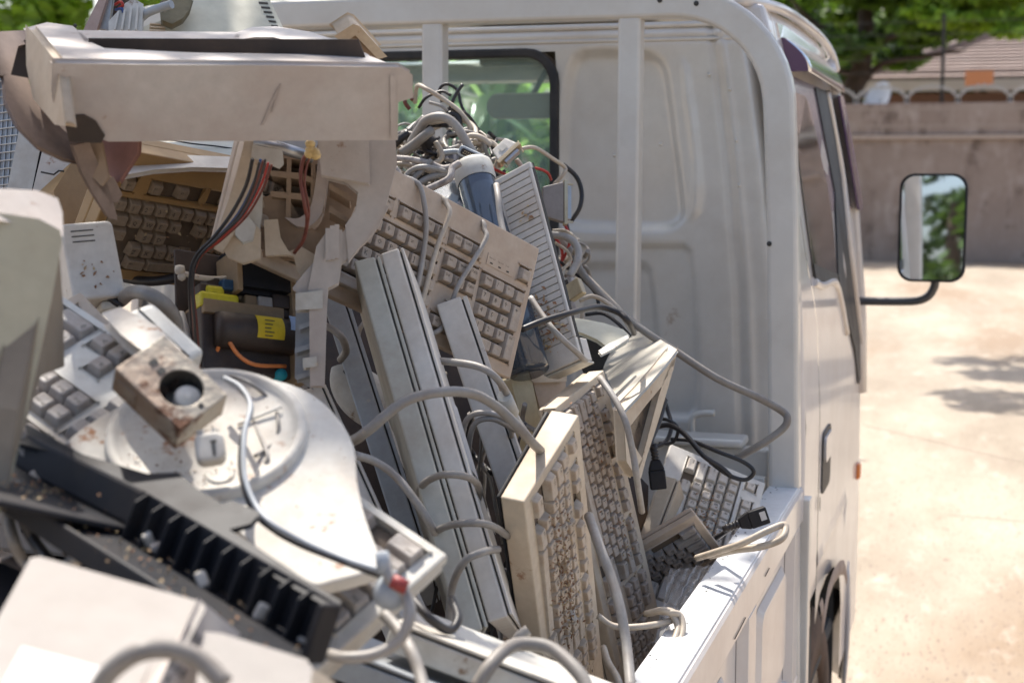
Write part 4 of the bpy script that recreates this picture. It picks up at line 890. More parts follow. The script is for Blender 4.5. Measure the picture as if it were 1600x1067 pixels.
for k, (x, y0, y1) in enumerate(((512,358,405),(519,354,404),(526,352,402))): hslab('ridge', [(x-2,y0),(x+2.5,y0),(x+2.5,y1),(x-2,y1)], -.010, .006, M['pinkgrey'], .001)
for k, (x0, y) in enumerate(((466,465),(468,512),(462,548),(464,590))): hslab('leg_rib', [(x0,y-3),(492,y-12),(492,y-7),(x0,y+2)], .01, .03, M['bluegrey'], .001)
hslab('leg_web', [(464,440),(488,440),(488,606),(462,590)], .04, .004, M['bluegrey'], .001)
hslab('peg', [(476,562),(492,560),(492,570),(476,572)], -.012, .02, M['kb_grey'], .002)
hslab('bracket_block', [(466,462),(500,458),(500,478),(466,480)], -.008, .02, M['kb_grey'], .003)
# inside of the shell
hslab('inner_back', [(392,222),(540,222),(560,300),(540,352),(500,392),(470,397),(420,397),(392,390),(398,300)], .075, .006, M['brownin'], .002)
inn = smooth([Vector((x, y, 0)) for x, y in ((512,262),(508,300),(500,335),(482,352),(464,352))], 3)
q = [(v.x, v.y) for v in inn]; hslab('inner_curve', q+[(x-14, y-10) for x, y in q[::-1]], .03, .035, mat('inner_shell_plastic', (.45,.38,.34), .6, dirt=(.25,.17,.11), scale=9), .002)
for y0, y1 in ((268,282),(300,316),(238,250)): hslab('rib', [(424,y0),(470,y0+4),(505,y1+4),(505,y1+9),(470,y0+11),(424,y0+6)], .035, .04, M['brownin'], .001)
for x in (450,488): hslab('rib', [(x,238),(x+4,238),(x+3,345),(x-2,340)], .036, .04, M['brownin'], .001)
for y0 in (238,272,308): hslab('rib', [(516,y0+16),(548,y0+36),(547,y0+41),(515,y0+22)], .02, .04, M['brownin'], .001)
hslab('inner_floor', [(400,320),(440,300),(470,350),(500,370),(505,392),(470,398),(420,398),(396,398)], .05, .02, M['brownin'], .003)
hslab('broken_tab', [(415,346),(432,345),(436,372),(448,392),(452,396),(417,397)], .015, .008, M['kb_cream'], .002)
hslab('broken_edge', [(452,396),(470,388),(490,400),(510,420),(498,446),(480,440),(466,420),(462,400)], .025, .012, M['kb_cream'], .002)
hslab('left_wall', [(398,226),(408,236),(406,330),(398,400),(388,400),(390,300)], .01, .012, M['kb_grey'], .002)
hslab('left_rim', [(386,222),(402,222),(404,245),(384,310),(366,356),(346,388),(338,384),(352,340),(370,290),(380,250)], -.002, .010, M['kb_cream'], .004)
hslab('lower_lip', [(352,380),(372,356),(390,352),(400,362),(400,398),(380,404),(360,396)], .006, .010, M['kb_cream'], .006)
hslab('button', [(372,350),(388,342),(396,352),(392,372),(380,376),(370,366)], -.004, .01, M['kb_grey'], .002)
mb = MB(); mb.tube([P(398,222,1.66), P(440,232,1.66), P(488,246,1.68)], .0065, 10); mb.build('metal_rod', M['steel'], hs, world=True)
hslab('small_plate', [(396,228),(440,236),(442,256),(436,262),(394,244)], -.012, .002, M['kb_grey'], .001)
hslab('bright_plate', [(420,216),(498,216),(490,236),(440,228)], .03, .003, M['white_paint'], .001)
mb = MB(); mb.tube(smooth([P(487,235,1.62), P(474,250,1.62), P(470,280,1.62), P(476,320,1.62), P(480,345,1.64), P(474,375,1.66), P(460,395,1.68)], 5), .0022, 7); mb.tube(smooth([P(490,238,1.62), P(480,256,1.62), P(476,290,1.62), P(483,330,1.63), P(478,365,1.65)], 5), .0014, 6); mb.build('brown_lead', M['cab_brn'], hs, world=True)
mb = MB(); 
for k in range(7): r_ = random.Random(k); c_ = P(488+r_.uniform(-6,6), 232+r_.uniform(-9,12), 1.615); mb.lathe([(.001,-.005),(.005,-.003),(.006,.001),(.003,.005),(.0005,.006)], 8, M=Matrix.Translation(c_))
mb.build('glue_blob', mat('old_glue', (.62,.45,.20), .4), hs, world=True)
# ---- opened power supply with its blackened parts
dp = 1.80
pf = fit((308,585), (457,600), (302,396), .118, .142, 1.78, 1.80, 1.86, say='psu')
ps = thing('power_supply', 'opened black power supply with yellow transformer tape, yellow label and orange wire', 'power supply', pf)
def pp(px, py, z=0.0):       # photo point on the supply's face, lifted z toward the viewer
    q = pf.inverted() @ onp(px, py, (pf.translation, pf.to_3x3() @ Vector((0,0,1)))); return Vector((q.x, q.y, z))
def pbox(nm, x0, y0, x1, y1, z0, z1, m, bev=.0015, parent=None):
    a, b = pp(x0, y1), pp(x1, y0); return MB().box(a.x, a.y, z0, b.x, b.y, z1).build(nm, m, parent or ps, bevel=bev)
pbox('back_board', 306, 392, 458, 600, -.05, -.046, M['chip'])
pbox('board_edge', 455, 393, 461, 602, -.05, .012, M['pcb'], .0008)
hsk = pbox('heat_sink', 368, 396, 454, 456, -.04, .0, M['blackpl'])
for k in range(5): pbox('fin', 370, 399+k*12, 452, 402+k*12, .0005, .010, M['blackpl'], .0005, hsk)
pbox('heat_sink_end', 364, 393, 370, 458, -.04, .013, M['pcb'], .001)
MB().lathe([(.0001,.012),(.006,.012),(.006,.0105)], 14, M=Matrix.Translation(pp(449, 430))).build('paint_dot', M['teal'], ps); mb = MB(); mb.lathe([(.0001,.012),(.007,.012),(.007,.0)], 14, M=Matrix.Translation(pp(438, 586, -.008))); mb.build('paint_dot', M['teal'], ps)
mb = MB(); mb.lathe([(.0001,.0115),(.002,.0115),(.002,.0105)], 10, M=Matrix.Translation(pp(419, 427))); mb.build('screw', M['steel'], ps)
pbox('transformer', 312, 462, 372, 478, -.03, .004, M['yellow'], .004)
pbox('transformer_core', 316, 446, 366, 484, -.034, -.004, M['chip'], .002); pbox('copper_winding', 324, 447, 352, 460, -.02, .0, M['yellow'], .004)
pbox('blue_part', 348, 438, 366, 452, -.02, .002, mat('dark_blue_part', (.02,.06,.12), .4), .002)
for x0, y0, x1, y1, m_, z in ((384,462,402,484,'pcb',.0),(402,466,424,482,'key_grey',.004),(424,464,450,482,'chip',.006),(380,456,440,464,'pcb',-.01),(436,486,452,496,'chip',.004),(330,430,350,446,'chip',-.01)):
    pbox('component', x0, y0, x1, y1, -.03, z, M[m_], .002)
pbox('lower_box', 318, 488, 452, 578, -.045, .0, M['chip'], .003); pbox('box_rim', 316, 484, 440, 489, -.045, .006, M['pcb'], .001)
mb = MB(); mb.lathe([(.0001,-.052),(.019,-.052),(.021,-.045),(.021,.045),(.017,.052),(.0001,.053)], 24, M=Matrix.Translation(pp(398, 524, .006)) @ Matrix.Rotation(math.radians(90), 4, 'Y')); mot = mb.build('capacitor', M['chip'], ps)
mb = MB(); mb.lathe([(.0216,-.017),(.0216,.017)], 10, M=Matrix.Translation(pp(407, 524, .006)) @ Matrix.Rotation(math.radians(90), 4, 'Y'), a0=2.3, a1=3.7); mb.build('yellow_label', M['ylabel'], mot)
mb = MB(); mb.lathe([(.0214,-.005),(.0214,.006)], 8, M=Matrix.Translation(pp(443, 520, .006)) @ Matrix.Rotation(math.radians(90), 4, 'Y'), a0=2.5, a1=3.6); mb.build('blue_label', mat('pale_blue_label', (.35,.45,.62), .6), mot)
for k in range(5):
    mb = MB(); mb.box(0,0,.0,.012-.002*(k%3),.0011,.0003, M=Matrix.Translation(pp(396, 512+k*6, .0283))); mb.build('label_print', M['legend'], mot)
mb = MB(); mb.lathe([(.0001,.012),(.009,.012),(.011,.006),(.011,-.02)], 16, M=Matrix.Translation(pp(356, 505))); mb.build('small_capacitor', M['pcb'], ps)
cchild([(326,592,1.74),(336,556,1.72),(350,526,1.71),(358,534,1.71),(374,556,1.71),(400,570,1.72),(446,572,1.76)], .0024, M['cab_org'], ps, 'orange_wire')
cchild([(350,572,1.76),(362,590,1.74),(380,588,1.73),(372,600,1.72)], .0018, M['yellow'], ps, 'yellow_wire')
cchild([(352,598,1.75),(366,582,1.73),(388,592,1.73)], .002, M['cab_blue'], ps, 'blue_wire')
mb = MB(); mb.tube(smooth([P(366,434,1.78), P(340,436,1.76), P(312,434,1.74), P(282,426,1.73)], 4), .0032, 8); mb.lathe([(.0005,-.006),(.005,-.004),(.006,0),(.005,.005),(.0005,.006)], 10, M=Matrix.Translation(P(281,422,1.73))); mb.lathe([(.0005,-.006),(.004,-.004),(.005,0),(.0005,.006)], 10, M=Matrix.Translation(P(284,431,1.73))); mb.build('white_plug_lead', M['base_w'], ps, world=True)
# ---- white swivel base with the raised ring
db = 1.22
sb = thing('swivel_base', 'round white monitor swivel base with a raised ring and rust stains', 'monitor base', Matrix.Translation(P(325, 680, db)))
vx = (RD*1-UD*.03).normalized(); vy0 = (UD*.60+FD*.80); vy = (vy0-vx*vy0.dot(vx)).normalized(); vz = vx.cross(vy); c0 = P(323, 676, db)
Mb_ = Matrix(((vx.x,vy.x,vz.x,c0.x),(vx.y,vy.y,vz.y,c0.y),(vx.z,vy.z,vz.z,c0.z),(0,0,0,1)))
pb = (c0, vz)
def onb(x, y, z=0): q = Mb_.inverted() @ onp(x, y, pb); return (q.x, q.y)
ol = smooth([Vector((*onb(x, y), 0)) for x, y in ((100,686),(130,662),(180,632),(240,606),(320,589),(400,584),(470,601),(522,640),(552,690),(558,745),(570,800),(594,868),(588,884),(520,903),(486,908),(430,880),(360,815),(280,760),(200,738),(130,716))], 3)
mb = MB(); mb.prism([(v.x, v.y) for v in ol], -.016, -.003, M=Mb_); mb.build('base_plate', M['base_w'], sb, world=True, bevel=.004, seg=3)
rr_ = .073
mb = MB(); mb.lathe([(rr_+.007,-.003),(rr_+.006,.003),(rr_+.003,.0055),(rr_-.001,.005),(rr_-.003,.001),(rr_-.010,-.001),(.03,.001),(.001,.002)], 64, M=Mb_); mb.build('raised_ring', M['base_w'], sb, world=True)
mb = MB(); mb.lathe([(.013,.0005),(.012,.003),(.007,.003),(.006,.0005)], 24, M=Mb_ @ Matrix.Translation((*onb(344,738), 0)) @ Matrix.Translation((0,0,-.003))); mb.build('small_boss', M['base_w'], sb, world=True)
mb = MB(); A_ = onb(372,668); B_ = onb(440,640); mb.tube([Mb_@Vector((*A_,.003)), Mb_@Vector((*B_,.003))], .0012, 6); mb.build('moulded_line', M['base_w'], sb, world=True)
litter(Mb_, -.09, -.12, .14, .10, 110, .002, .0012, 11, .6)
# rust dust stain flakes under the fan box
litter(Mb_, -.08, -.09, .05, -.02, 120, .001, .0014, 12, .5)
# ---- rusty little fan box
ff_ = fit((281,671), (356,616), (180,575), .049, .0695, 1.12, 1.145, 1.145, say='fan')
fb = thing('fan_box', 'rusty little metal fan box with a round opening on the white base', 'fan', ff_)
W1, H1 = .049, .0695
def rp(px, py): q = ff_.inverted() @ onp(px, py, (ff_.translation, ff_.to_3x3() @ Vector((0,0,1)))); return q
hc = rp(284, 606); R_ = .0165
def ringplate(z0, z1, m, nm, holes_r):
    mb = MB(); n = 40; o = []; 
    for i in range(n):
        a = 2*math.pi*i/n; dx, dy = math.cos(a), math.sin(a); t = min(((W1-hc.x)/dx if dx > 0 else -hc.x/dx) if abs(dx) > 1e-6 else 9, ((H1-hc.y)/dy if dy > 0 else -hc.y/dy) if abs(dy) > 1e-6 else 9); o.append((hc.x+dx*t, hc.y+dy*t))
    # add corners exactly
    for cx, cy in ((0,0),(W1,0),(W1,H1),(0,H1)):
        k = min(range(n), key=lambda i: (o[i][0]-cx)**2+(o[i][1]-cy)**2); o[k] = (cx, cy)
    h_ = [(hc.x+holes_r*math.cos(2*math.pi*i/n), hc.y+holes_r*math.sin(2*math.pi*i/n)) for i in range(n)]
    v = [(x, y, z1) for x, y in o]+[(x, y, z1) for x, y in h_]+[(x, y, z0) for x, y in o]+[(x, y, z0) for x, y in h_]
    f = []
    for i in range(n): j = (i+1) % n; f += [(i, j, n+j, n+i), (2*n+i, 3*n+i, 3*n+j, 2*n+j), (i, 2*n+i, 2*n+j, j), (n+i, n+j, 3*n+j, 3*n+i)]
    mb.add(v, f); return mb.build(nm, m, fb, bevel=.001)
ringplate(-.0015, 0, M['rust'], 'front_plate', R_)
mb = MB()
for q in ((0,0,W1,.0012),(0,H1-.0012,W1,H1),(0,.0013,.0012,H1-.0013),(W1-.0012,.0013,W1,H1-.0013)): mb.box(q[0], q[1], -.029, q[2], q[3], -.0017)
mb.build('side_wall', M['rust'], fb, bevel=.0008)
MB().box(.0013,.0013,-.0285,W1-.0013,H1-.0013,-.0275).build('back_plate', M['rust'], fb)
Mh_ = Matrix.Translation((hc.x, hc.y, 0))
mb = MB(); mb.lathe([(R_,-.001),(R_,-.024)], 32, M=Mh_); mb.build('duct', M['dark'], fb)
mb = MB(); mb.lathe([(.0001,-.005),(.003,-.005),(.0035,-.006),(.0090,-.0055),(.0100,-.007),(.0100,-.024)], 28, M=Mh_ @ Matrix.Translation((.002,-.006,0))); hub = mb.build('hub', M['base_w'], fb)
for k in range(7):
    a = 2*math.pi*k/7; mb = MB(); c_, s_ = math.cos(a), math.sin(a); c2, s2 = math.cos(a+.5), math.sin(a+.5)
    mb.add([(.0102*c_,.0102*s_,-.011),(.0160*c_,.0160*s_,-.011),(.0160*c2,.0160*s2,-.021),(.0102*c2,.0102*s2,-.021)], [(0,1,2,3)], 0, False, Mh_); mb.build('blade', M['chip'], fb, solid=.001)
for x, y in ((240,566),(252,580)): q = rp(x, y); MB().box(q.x-.003, q.y-.0025, .0002, q.x+.003, q.y+.0025, .0007).build('punched_hole', M['dark'], fb)
MB().lathe([(.0001,.0006),(.0022,.0006),(.0022,.0001)], 12, M=Matrix.Translation(rp(314, 633))).build('screw_hole', M['dark'], fb)
MB().box(-.0012,.045,-.024,-.0002,.064,-.008).build('mounting_tab', M['rust'], fb)
# white cable clip by its corner
kf = fit((306,722), (350,716), (301,677), .0217, .023, 1.09, 1.09, 1.1, say='clip')
kc = thing('cable_clip', 'small rounded white plastic connector block beside the rusty fan box', 'connector', kf)
MB().prism(rrect(0,0,.022,.023,.006,4), -.016, 0).build('body', M['base_w'], kc, bevel=.003, seg=3)
MB().box(.013,.003,.0002,.015,.013,.0012).box(.012,.0132,.0002,.0165,.0155,.0014).build('slot', M['dark'], kc, bevel=.0005)
for x in (.002,.013): MB().box(x,.0235,-.013,x+.006,.027,-.004).build('lug', M['base_w'], kc, bevel=.002)
# ---- long black plastic tray with ribs
bf = fit((215,748), (527,940), (232,800), .40, .075, 1.42, 1.20, 1.40, say='tray')
A = P(30, 672, 1.19); B = P(222, 764, 1.09); C_ = P(527, 942, .97)
bt = thing('black_plastic_tray', 'long broken black plastic printer chassis with upright ribs full of litter', 'plastic chassis', Matrix.Translation(P(300, 900, 1.3)))
x_ = (C_-B).normalized(); dn = (-UD*.95-FD*.25+RD*.12); dn = (dn-x_*dn.dot(x_)).normalized(); ou = x_.cross(dn); 
if ou.dot(FD) > 0: ou = -ou          # toward the viewer
Lx = (C_-B).length
Mt = Matrix(((x_.x,dn.x,ou.x,B.x),(x_.y,dn.y,ou.y,B.y),(x_.z,dn.z,ou.z,B.z),(0,0,0,1)))
print('tray', Lx)
bk = M['blackpl']
def tbx(nm, *a, m=bk, bev=.0015): return MB().box(*a, M=Mt).build(nm, m, bt, world=True, bevel=bev)
tbx('rib_wall', 0, 0, -.003, Lx, .034, 0)
mb = MB(); slab(mb, [(35,662),(128,712),(228,742),(275,740),(305,765),(345,790),(362,784),(402,802),(388,816),(350,826),(400,858),(470,905),(528,940),(524,950),(440,903),(340,838),(222,772),(120,714),(30,690)], plane((30,672,1.193),(527,942,.973),(402,802,1.07)), .004); mb.build('top_flange', bk, bt, world=True, bevel=.002)
nr = 11
for k in range(nr):
    x = .008+k*(Lx-.012)/(nr-1); mb = MB(); mb.prism([(0,.001),(.002,.001),(.010,.007),(.012,.034),(0,.034)], -.001, .001, M=Mt @ Matrix.Translation((x,0,0)) @ Matrix.Rotation(math.radians(-90), 4, 'Y')); mb.build('rib', bk, bt, world=True, bevel=.0006)
tbx('floor', -.16, .0342, -.002, Lx, .037, .055)
MB().prism([(-.16,.030),(Lx*.55,.028),(Lx+.01,.034),(Lx+.01,.046),(-.16,.046)], .0555, .060, M=Mt).build('front_lip', bk, bt, world=True, bevel=.002)
MB().prism([(-.002,0),(.003,0),(.004,.040),(-.003,.040)], -.003, .016, M=Mt @ Matrix.Translation((Lx,0,0))).build('end_wall', bk, bt, world=True, bevel=.002)
# upper-left run of the chassis
x2 = (B-A).normalized(); d2 = (-UD*.9-FD*.3); d2 = (d2-x2*d2.dot(x2)).normalized(); o2_ = x2.cross(d2); 
if o2_.dot(FD) > 0: o2_ = -o2_
M2 = Matrix(((x2.x,d2.x,o2_.x,A.x),(x2.y,d2.y,o2_.y,A.y),(x2.z,d2.z,o2_.z,A.z),(0,0,0,1))); L2 = (B-A).length
MB().box(-.06,0,-.006,L2+.004,.028,0, M=M2).build('left_rail', bk, bt, world=True, bevel=.003)
MB().box(-.06,.0285,-.04,L2+.0,.034,.11, M=M2).build('left_floor', bk, bt, world=True, bevel=.003)
litter(Mt @ Matrix.Rotation(math.radians(90), 4, 'X') , -.15, .004, Lx, .066, 1, 0, .004, 13)
Mf = Mt @ Matrix.Translation((0,.0595,0)) @ Matrix.Rotation(math.radians(90), 4, 'X')    # local z = up off the tray floor
Mf = Matrix(((x_.x,ou.x,-dn.x,(B+dn*.0340).x),(x_.y,ou.y,-dn.y,(B+dn*.0340).y),(x_.z,ou.z,-dn.z,(B+dn*.0340).z),(0,0,0,1)))
litter(Mf, -.15, .005, Lx, .066, 130, .003, .0020, 14, .6)
Mf2 = Matrix(((x2.x,o2_.x,-d2.x,(A+d2*.028).x),(x2.y,o2_.y,-d2.y,(A+d2*.028).y),(x2.z,o2_.z,-d2.z,(A+d2*.028).z),(0,0,0,1)))
litter(Mf2, .02, .0, L2, .10, 120, .003, .0020, 15, .6)
for i, (x, y, d) in enumerate(((480,1000,.985),(500,1008,.98),(232,842,1.07),(244,854,1.065),(316,905,1.03),(408,955,1.0))):
    q = P(x, y, d); mb = MB(); mb.box(-.006,-.004,-.003,.006,.004,.003, M=Matrix.Translation(q) @ Euler((i,i*2.1,i*.7)).to_matrix().to_4x4()); mb.build('plastic_fragment', M['base_w'] if i != 3 else M['key_grey'], label=('white broken plastic chip at the lower right end of the black tray','small white chip beside the end wall of the black tray','grey white chip in the middle of the black tray','grey square chip lying just beside the middle white chip','tiny white chip in the black tray below the ribs','pale chip near the lowest ribs of the black tray')[i], cat='plastic fragment', group='loose plastic fragments', bevel=.002)
# ---- pale casing panels at the left edge
def polybox(name, label, cat, poly, pl, th, m, bevel=.004, dd=None, parent=None, group=None):
    mb = MB(); slab(mb, poly, pl, th, depthdir=dd); return mb.build(name, m, parent, world=parent is not None, label=label, cat=cat, bevel=bevel, seg=3)
lb = thing('monitor_casing', 'tall pale blurred monitor casing at the left edge, nearest the camera', 'monitor casing', Matrix.Translation(P(20, 700, 1.15)))
polybox('front_panel', None, None, [(-60,325),(0,337),(60,346),(90,362),(93,376),(76,470),(50,590),(15,740),(-4,800),(-60,830)], plane((0,340,1.12),(92,362,1.14),(0,760,1.08)), .004, mat('cream_green_casing', (.46,.415,.29), .5, dirt=(.34,.27,.17), scale=6), .006, parent=lb)
polybox('top_edge', None, None, [(-60,296),(60,302),(86,312),(92,330),(93,364),(60,350),(-60,332)], plane((0,300,1.14),(90,312,1.18),(0,337,1.12)), .006, M['pinkgrey'], .006, parent=lb)
polybox('side_panel', None, None, [(90,362),(98,480),(100,570),(64,584),(20,720),(10,780),(30,640)], plane((92,362,1.17),(98,560,1.24),(20,720,1.07)), .02, mat('shade_darkened_casing', (.22,.18,.13), .6, dirt=(.14,.10,.07)), .004, parent=lb)  # side coloured darker than the front to paint in its shade
# printer box with three slots
bx = fit((115,470), (193,462), (93,350), .053, .085, 1.58, 1.60, 1.66, say='printer') @ Matrix.Scale(.85, 4)
pb_ = thing('slotted_box', 'off white rounded plastic box with three short slots beside the yellowed keyboard', 'plastic box', bx)
MB().prism(rrect(0,0,.066,.10,.008,4), -.07, 0).build('body', M['kb_white'], pb_, bevel=.004, seg=3)
for k in range(3): MB().box(.012,.074+k*.007,.0002,.040,.0755+k*.007,.0006).build('slot', M['dark'], pb_)
litter(bx, .01, .0, .06, .06, 16, .001, .003, 21)
MB().box(.036,-.012,-.045,.058,-.0005,-.012).build('button', M['kb_grey'], pb_, bevel=.004)
# second pale box corner beside the left keyboard
b2 = fit((205,470), (290,560), (268,452), .09, .04, 1.62, 1.58, 1.70, say='greybox')
gb = thing('white_mouse_box', 'grey white wedge shaped plastic box under the curved grey cable at left', 'plastic box', fit((178,488), (270,575), (238,462), .072, .047, 1.35, 1.3, 1.4))
MB().hexa([(0,0,-.026),(.075,0,-.026),(.075,.045,-.026),(0,.045,-.026)], [(.004,.002,0),(.073,.002,0),(.071,.043,0),(.006,.043,0)]).build('body', M['kb_grey'], gb, bevel=.005, seg=3)
MB().box(.006,.022,.0003,.070,.0235,.001).build('moulding_line', M['dark'], gb)
MB().box(.05,-.003,.0003,.063,.011,.005).build('button', M['key_grey'], gb, bevel=.002)
# box corner behind the left keyboard: rusty edged plate strip
polybox('white_plastic_strip', 'broad white plastic strip running down to the rusty fan box', 'plastic strip', [(168,490),(186,484),(240,512),(275,548),(262,566),(222,540),(196,520)], plane((170,490,1.27),(270,550,1.21),(190,520,1.24)), .012, M['base_w'])
# things at the far left edge
gg = thing('grille_panel', 'grey wire grille panel standing at the far left edge', 'grille', fit((-30,302), (24,296), (-20,165), .055, .12, 2.0, 2.0, 2.0))
MB().box(0,0,-.012,.055,.16,0).build('backing', M['bluegrey'], gg, bevel=.002)
for k in range(7): MB().box(.003+k*.008,.002,.0003,.0042+k*.008,.158,.0022).build('bar', M['steel'], gg)
for k in range(14): MB().box(.0,.006+k*.011,.0024,.055,.0074+k*.011,.004).build('bar', M['kb_grey'], gg)
polybox('grey_casing_strip', 'narrow blue grey casing strip right of the wire grille', 'casing', [(34,208),(60,222),(44,300),(16,296)], plane((34,208,1.96),(60,222,1.96),(16,296,1.95)), .05, M['kb_grey'])
polybox('dark_gap_strip', 'black strip standing for the dark gap between two pale casings at left', 'casing', [(60,224),(72,234),(56,302),(44,300)], plane((60,222,1.97),(72,234,1.97),(44,300,1.96)), .05, M['blackpl'])  # black strip put in for the shaded gap
w2 = thing('white_casing', 'white casing with a step seam behind the torn bracket at left', 'casing', Matrix.Translation(P(80, 300, 1.98)))
polybox('panel', None, None, [(72,232),(108,250),(90,302),(55,302)], plane((72,232,1.96),(108,250,1.96),(55,302,1.95)), .06, M['kb_white'], parent=w2)
mb = MB(); mb.tube([P(64,269,1.945), P(84,273,1.945), P(92,267,1.945), P(100,268,1.945)], .0012, 6); mb.build('seam', M['dark'], w2, world=True)
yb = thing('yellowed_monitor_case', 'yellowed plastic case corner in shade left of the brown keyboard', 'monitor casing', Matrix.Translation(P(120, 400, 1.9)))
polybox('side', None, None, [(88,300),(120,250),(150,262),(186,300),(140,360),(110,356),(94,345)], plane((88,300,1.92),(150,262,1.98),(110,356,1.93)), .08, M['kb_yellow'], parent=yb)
# pale green box top behind the yellowed keyboard
gbx = thing('green_grey_box', 'pale green grey box top with a thin dark wire across it behind the yellowed keyboard', 'plastic box', Matrix.Translation(P(290, 250, 2.15)))
polybox('top', None, None, [(196,214),(400,214),(400,246),(300,243),(196,238)], plane((196,214,2.25),(400,214,2.3),(196,240,2.1)), .08, M['greenish'], parent=gbx)
cchild([(255,216,2.18),(295,224,2.18),(340,229,2.18),(380,235,2.18)], .0011, M['cab_blk'], gbx, 'thin_wire')
# pieces poking up behind the frame, upper left
sp_ = thing('smashed_power_adapter', 'smashed grey plastic adapter with bare parts poking up behind the frame', 'adapter', Matrix.Translation(P(190, 50, 2.1)))
polybox('shell_half', None, None, [(172,47),(172,34),(198,6),(208,0),(222,8),(219,47)], plane((172,47,2.05),(219,47,2.05),(205,0,2.07)), .008, M['kb_grey'], .002, parent=sp_)
for k in range(4): polybox('shell_rib', None, None, [(178+k*11,46),(180+k*11,46),(186+k*10,18-k*3),(184+k*10,18-k*3)], plane((172,47,2.045),(219,47,2.045),(205,0,2.065)), .003, M['kb_grey'], .0005, parent=sp_)
polybox('rust_strip', None, None, [(132,46),(160,-10),(168,-10),(150,47)], plane((132,46,2.06),(150,46,2.06),(160,-10,2.06)), .01, mat('pinkish_card_edge', (.42,.33,.30), .8, dirt=(.25,.15,.12), scale=20), .001, parent=sp_)
polybox('metal_strip', None, None, [(152,44),(166,-10),(176,-10),(168,46)], plane((152,46,2.07),(170,46,2.07),(160,-10,2.07)), .01, M['steel'], .001, parent=sp_)
polybox('inner_parts', None, None, [(166,42),(174,-10),(200,-10),(186,14),(172,30)], plane((152,46,2.09),(170,46,2.09),(160,-10,2.09)), .02, M['chip'], .001, parent=sp_)
cchild([(180,8,2.07),(188,3,2.06),(192,9,2.06),(186,13,2.07)], .002, M['cab_red'], sp_, 'red_coil')
cchild([(181,16,2.07),(190,14,2.06),(193,20,2.06)], .002, M['cab_blue'], sp_, 'blue_lead')
mo = thing('computer_monitor', 'pale green grey monitor back with side vent slots rising above the frame', 'monitor', Matrix.Translation(P(340, 60, 2.2)))
pm = plane((270,48,2.12),(430,48,2.16),(330,-30,2.2))
polybox('shell', None, None, [(235,46),(268,34),(300,-14),(318,-60),(400,-60),(412,0),(434,46),(400,50),(262,50)], pm, .14, M['greenish'], .01, parent=mo)
for k in range(6): polybox('vent_slot', None, None, [(404+k*3.9,3+k*7.2),(418+k*3.2,4+k*7.2),(419+k*3.2,6.5+k*7.2),(405+k*3.9,5.5+k*7.2)], (pm[0]-pm[1].normalized()*(.0012 if pm[1].dot(FD) > 0 else -.0012), pm[1]), .0008, M['dark'], .0, parent=mo)
for k in range(3): polybox('grille_rib', None, None, [(234,36+k*5),(258,37+k*5),(258,39+k*5),(234,38+k*5)], (pm[0]-FD*.004, pm[1]), .003, M['kb_cream'], .0, parent=mo)
polybox('olive_cloth', 'torn olive grey foam scrap on the monitor back', 'foam scrap', [(252,4),(262,-4),(300,-6),(294,14),(284,28),(268,36),(254,30)], (pm[0]-FD*.03, pm[1]), .01, mat('olive_foam', (.16,.14,.09), .9, dirt=(.08,.07,.05), scale=20, bump=.3), .002)
cable([(218,32,2.08),(228,22,2.07),(240,16,2.06),(252,12,2.06),(268,8,2.05)], .006, M['bluegrey'], 'thick blue grey cable end beside the olive scrap at the top')
# casing corner right of it
bc_ = thing('beige_casing_corner', 'beige casing corner rising behind the right end of the frame', 'casing', Matrix.Translation(P(560, 80, 2.25)))
pk = plane((530,55,2.2),(556,42,2.2),(595,85,2.25))
polybox('rim', None, None, [(527,57),(552,41),(560,44),(600,88),(592,90),(556,52),(536,66)], pk, .03, M['kb_cream'], .003, parent=bc_)
polybox('inner_face', None, None, [(538,64),(556,50),(594,90),(560,88)], (pk[0]+FD*.01, pk[1]), .02, M['brownin'], .002, parent=bc_)
# ---- dust canister
c1, c2 = P(737, 258, 2.32), P(827, 580, 2.16); ax = (c2-c1); Lc = ax.length; az = ax.normalized(); a1 = az.cross(FD).normalized(); a2 = az.cross(a1)
Mc = Matrix(((a1.x,a2.x,az.x,c1.x),(a1.y,a2.y,az.y,c1.y),(a1.z,a2.z,az.z,c1.z),(0,0,0,1)))
cn = thing('dust_canister', 'tall dark clear vacuum canister with a grey cap beside the slotted panel', 'canister', Mc)
MB().lathe([(.0001,0),(.027,0),(.030,.003),(.0308,.008),(.0308,.030),(.029,.034)], 40).build('cap', M['kb_grey'], cn)
MB().lathe([(.0280,.034),(.0285,.05),(.029,.2),(.029,Lc),(.0001,Lc)], 36).build('clear_body', M['blueclr'], cn)
MB().lathe([(.0295,Lc*.62),(.030,Lc*.62+.002),(.030,Lc*.66),(.0295,Lc*.66+.002)], 36).build('band', M['blueclr'], cn)
MB().lathe([(.0001,.04),(.012,.04),(.014,.2),(.014,Lc-.01)], 20).build('inner_tube', M['chip'], cn)
MB().box(-.008,-.0300,.045,.003,-.0287,.062).build('sticker', M['base_w'], cn)
# blue clear cover left of it
polybox('clear_cover', 'dark blue clear plastic cover between the keyboard and the canister', 'plastic cover', [(664,304),(690,290),(716,288),(722,352),(700,346)], plane((664,304,2.30),(716,288,2.34),(700,346,2.26)), .03, M['blueclr'])
polybox('pale_tray', 'pale tray rim behind the clear cover', 'plastic tray', [(660,296),(704,276),(714,288),(712,294),(664,306)], plane((664,300,2.32),(716,288,2.36),(700,270,2.40)), .01, M['kb_white'])
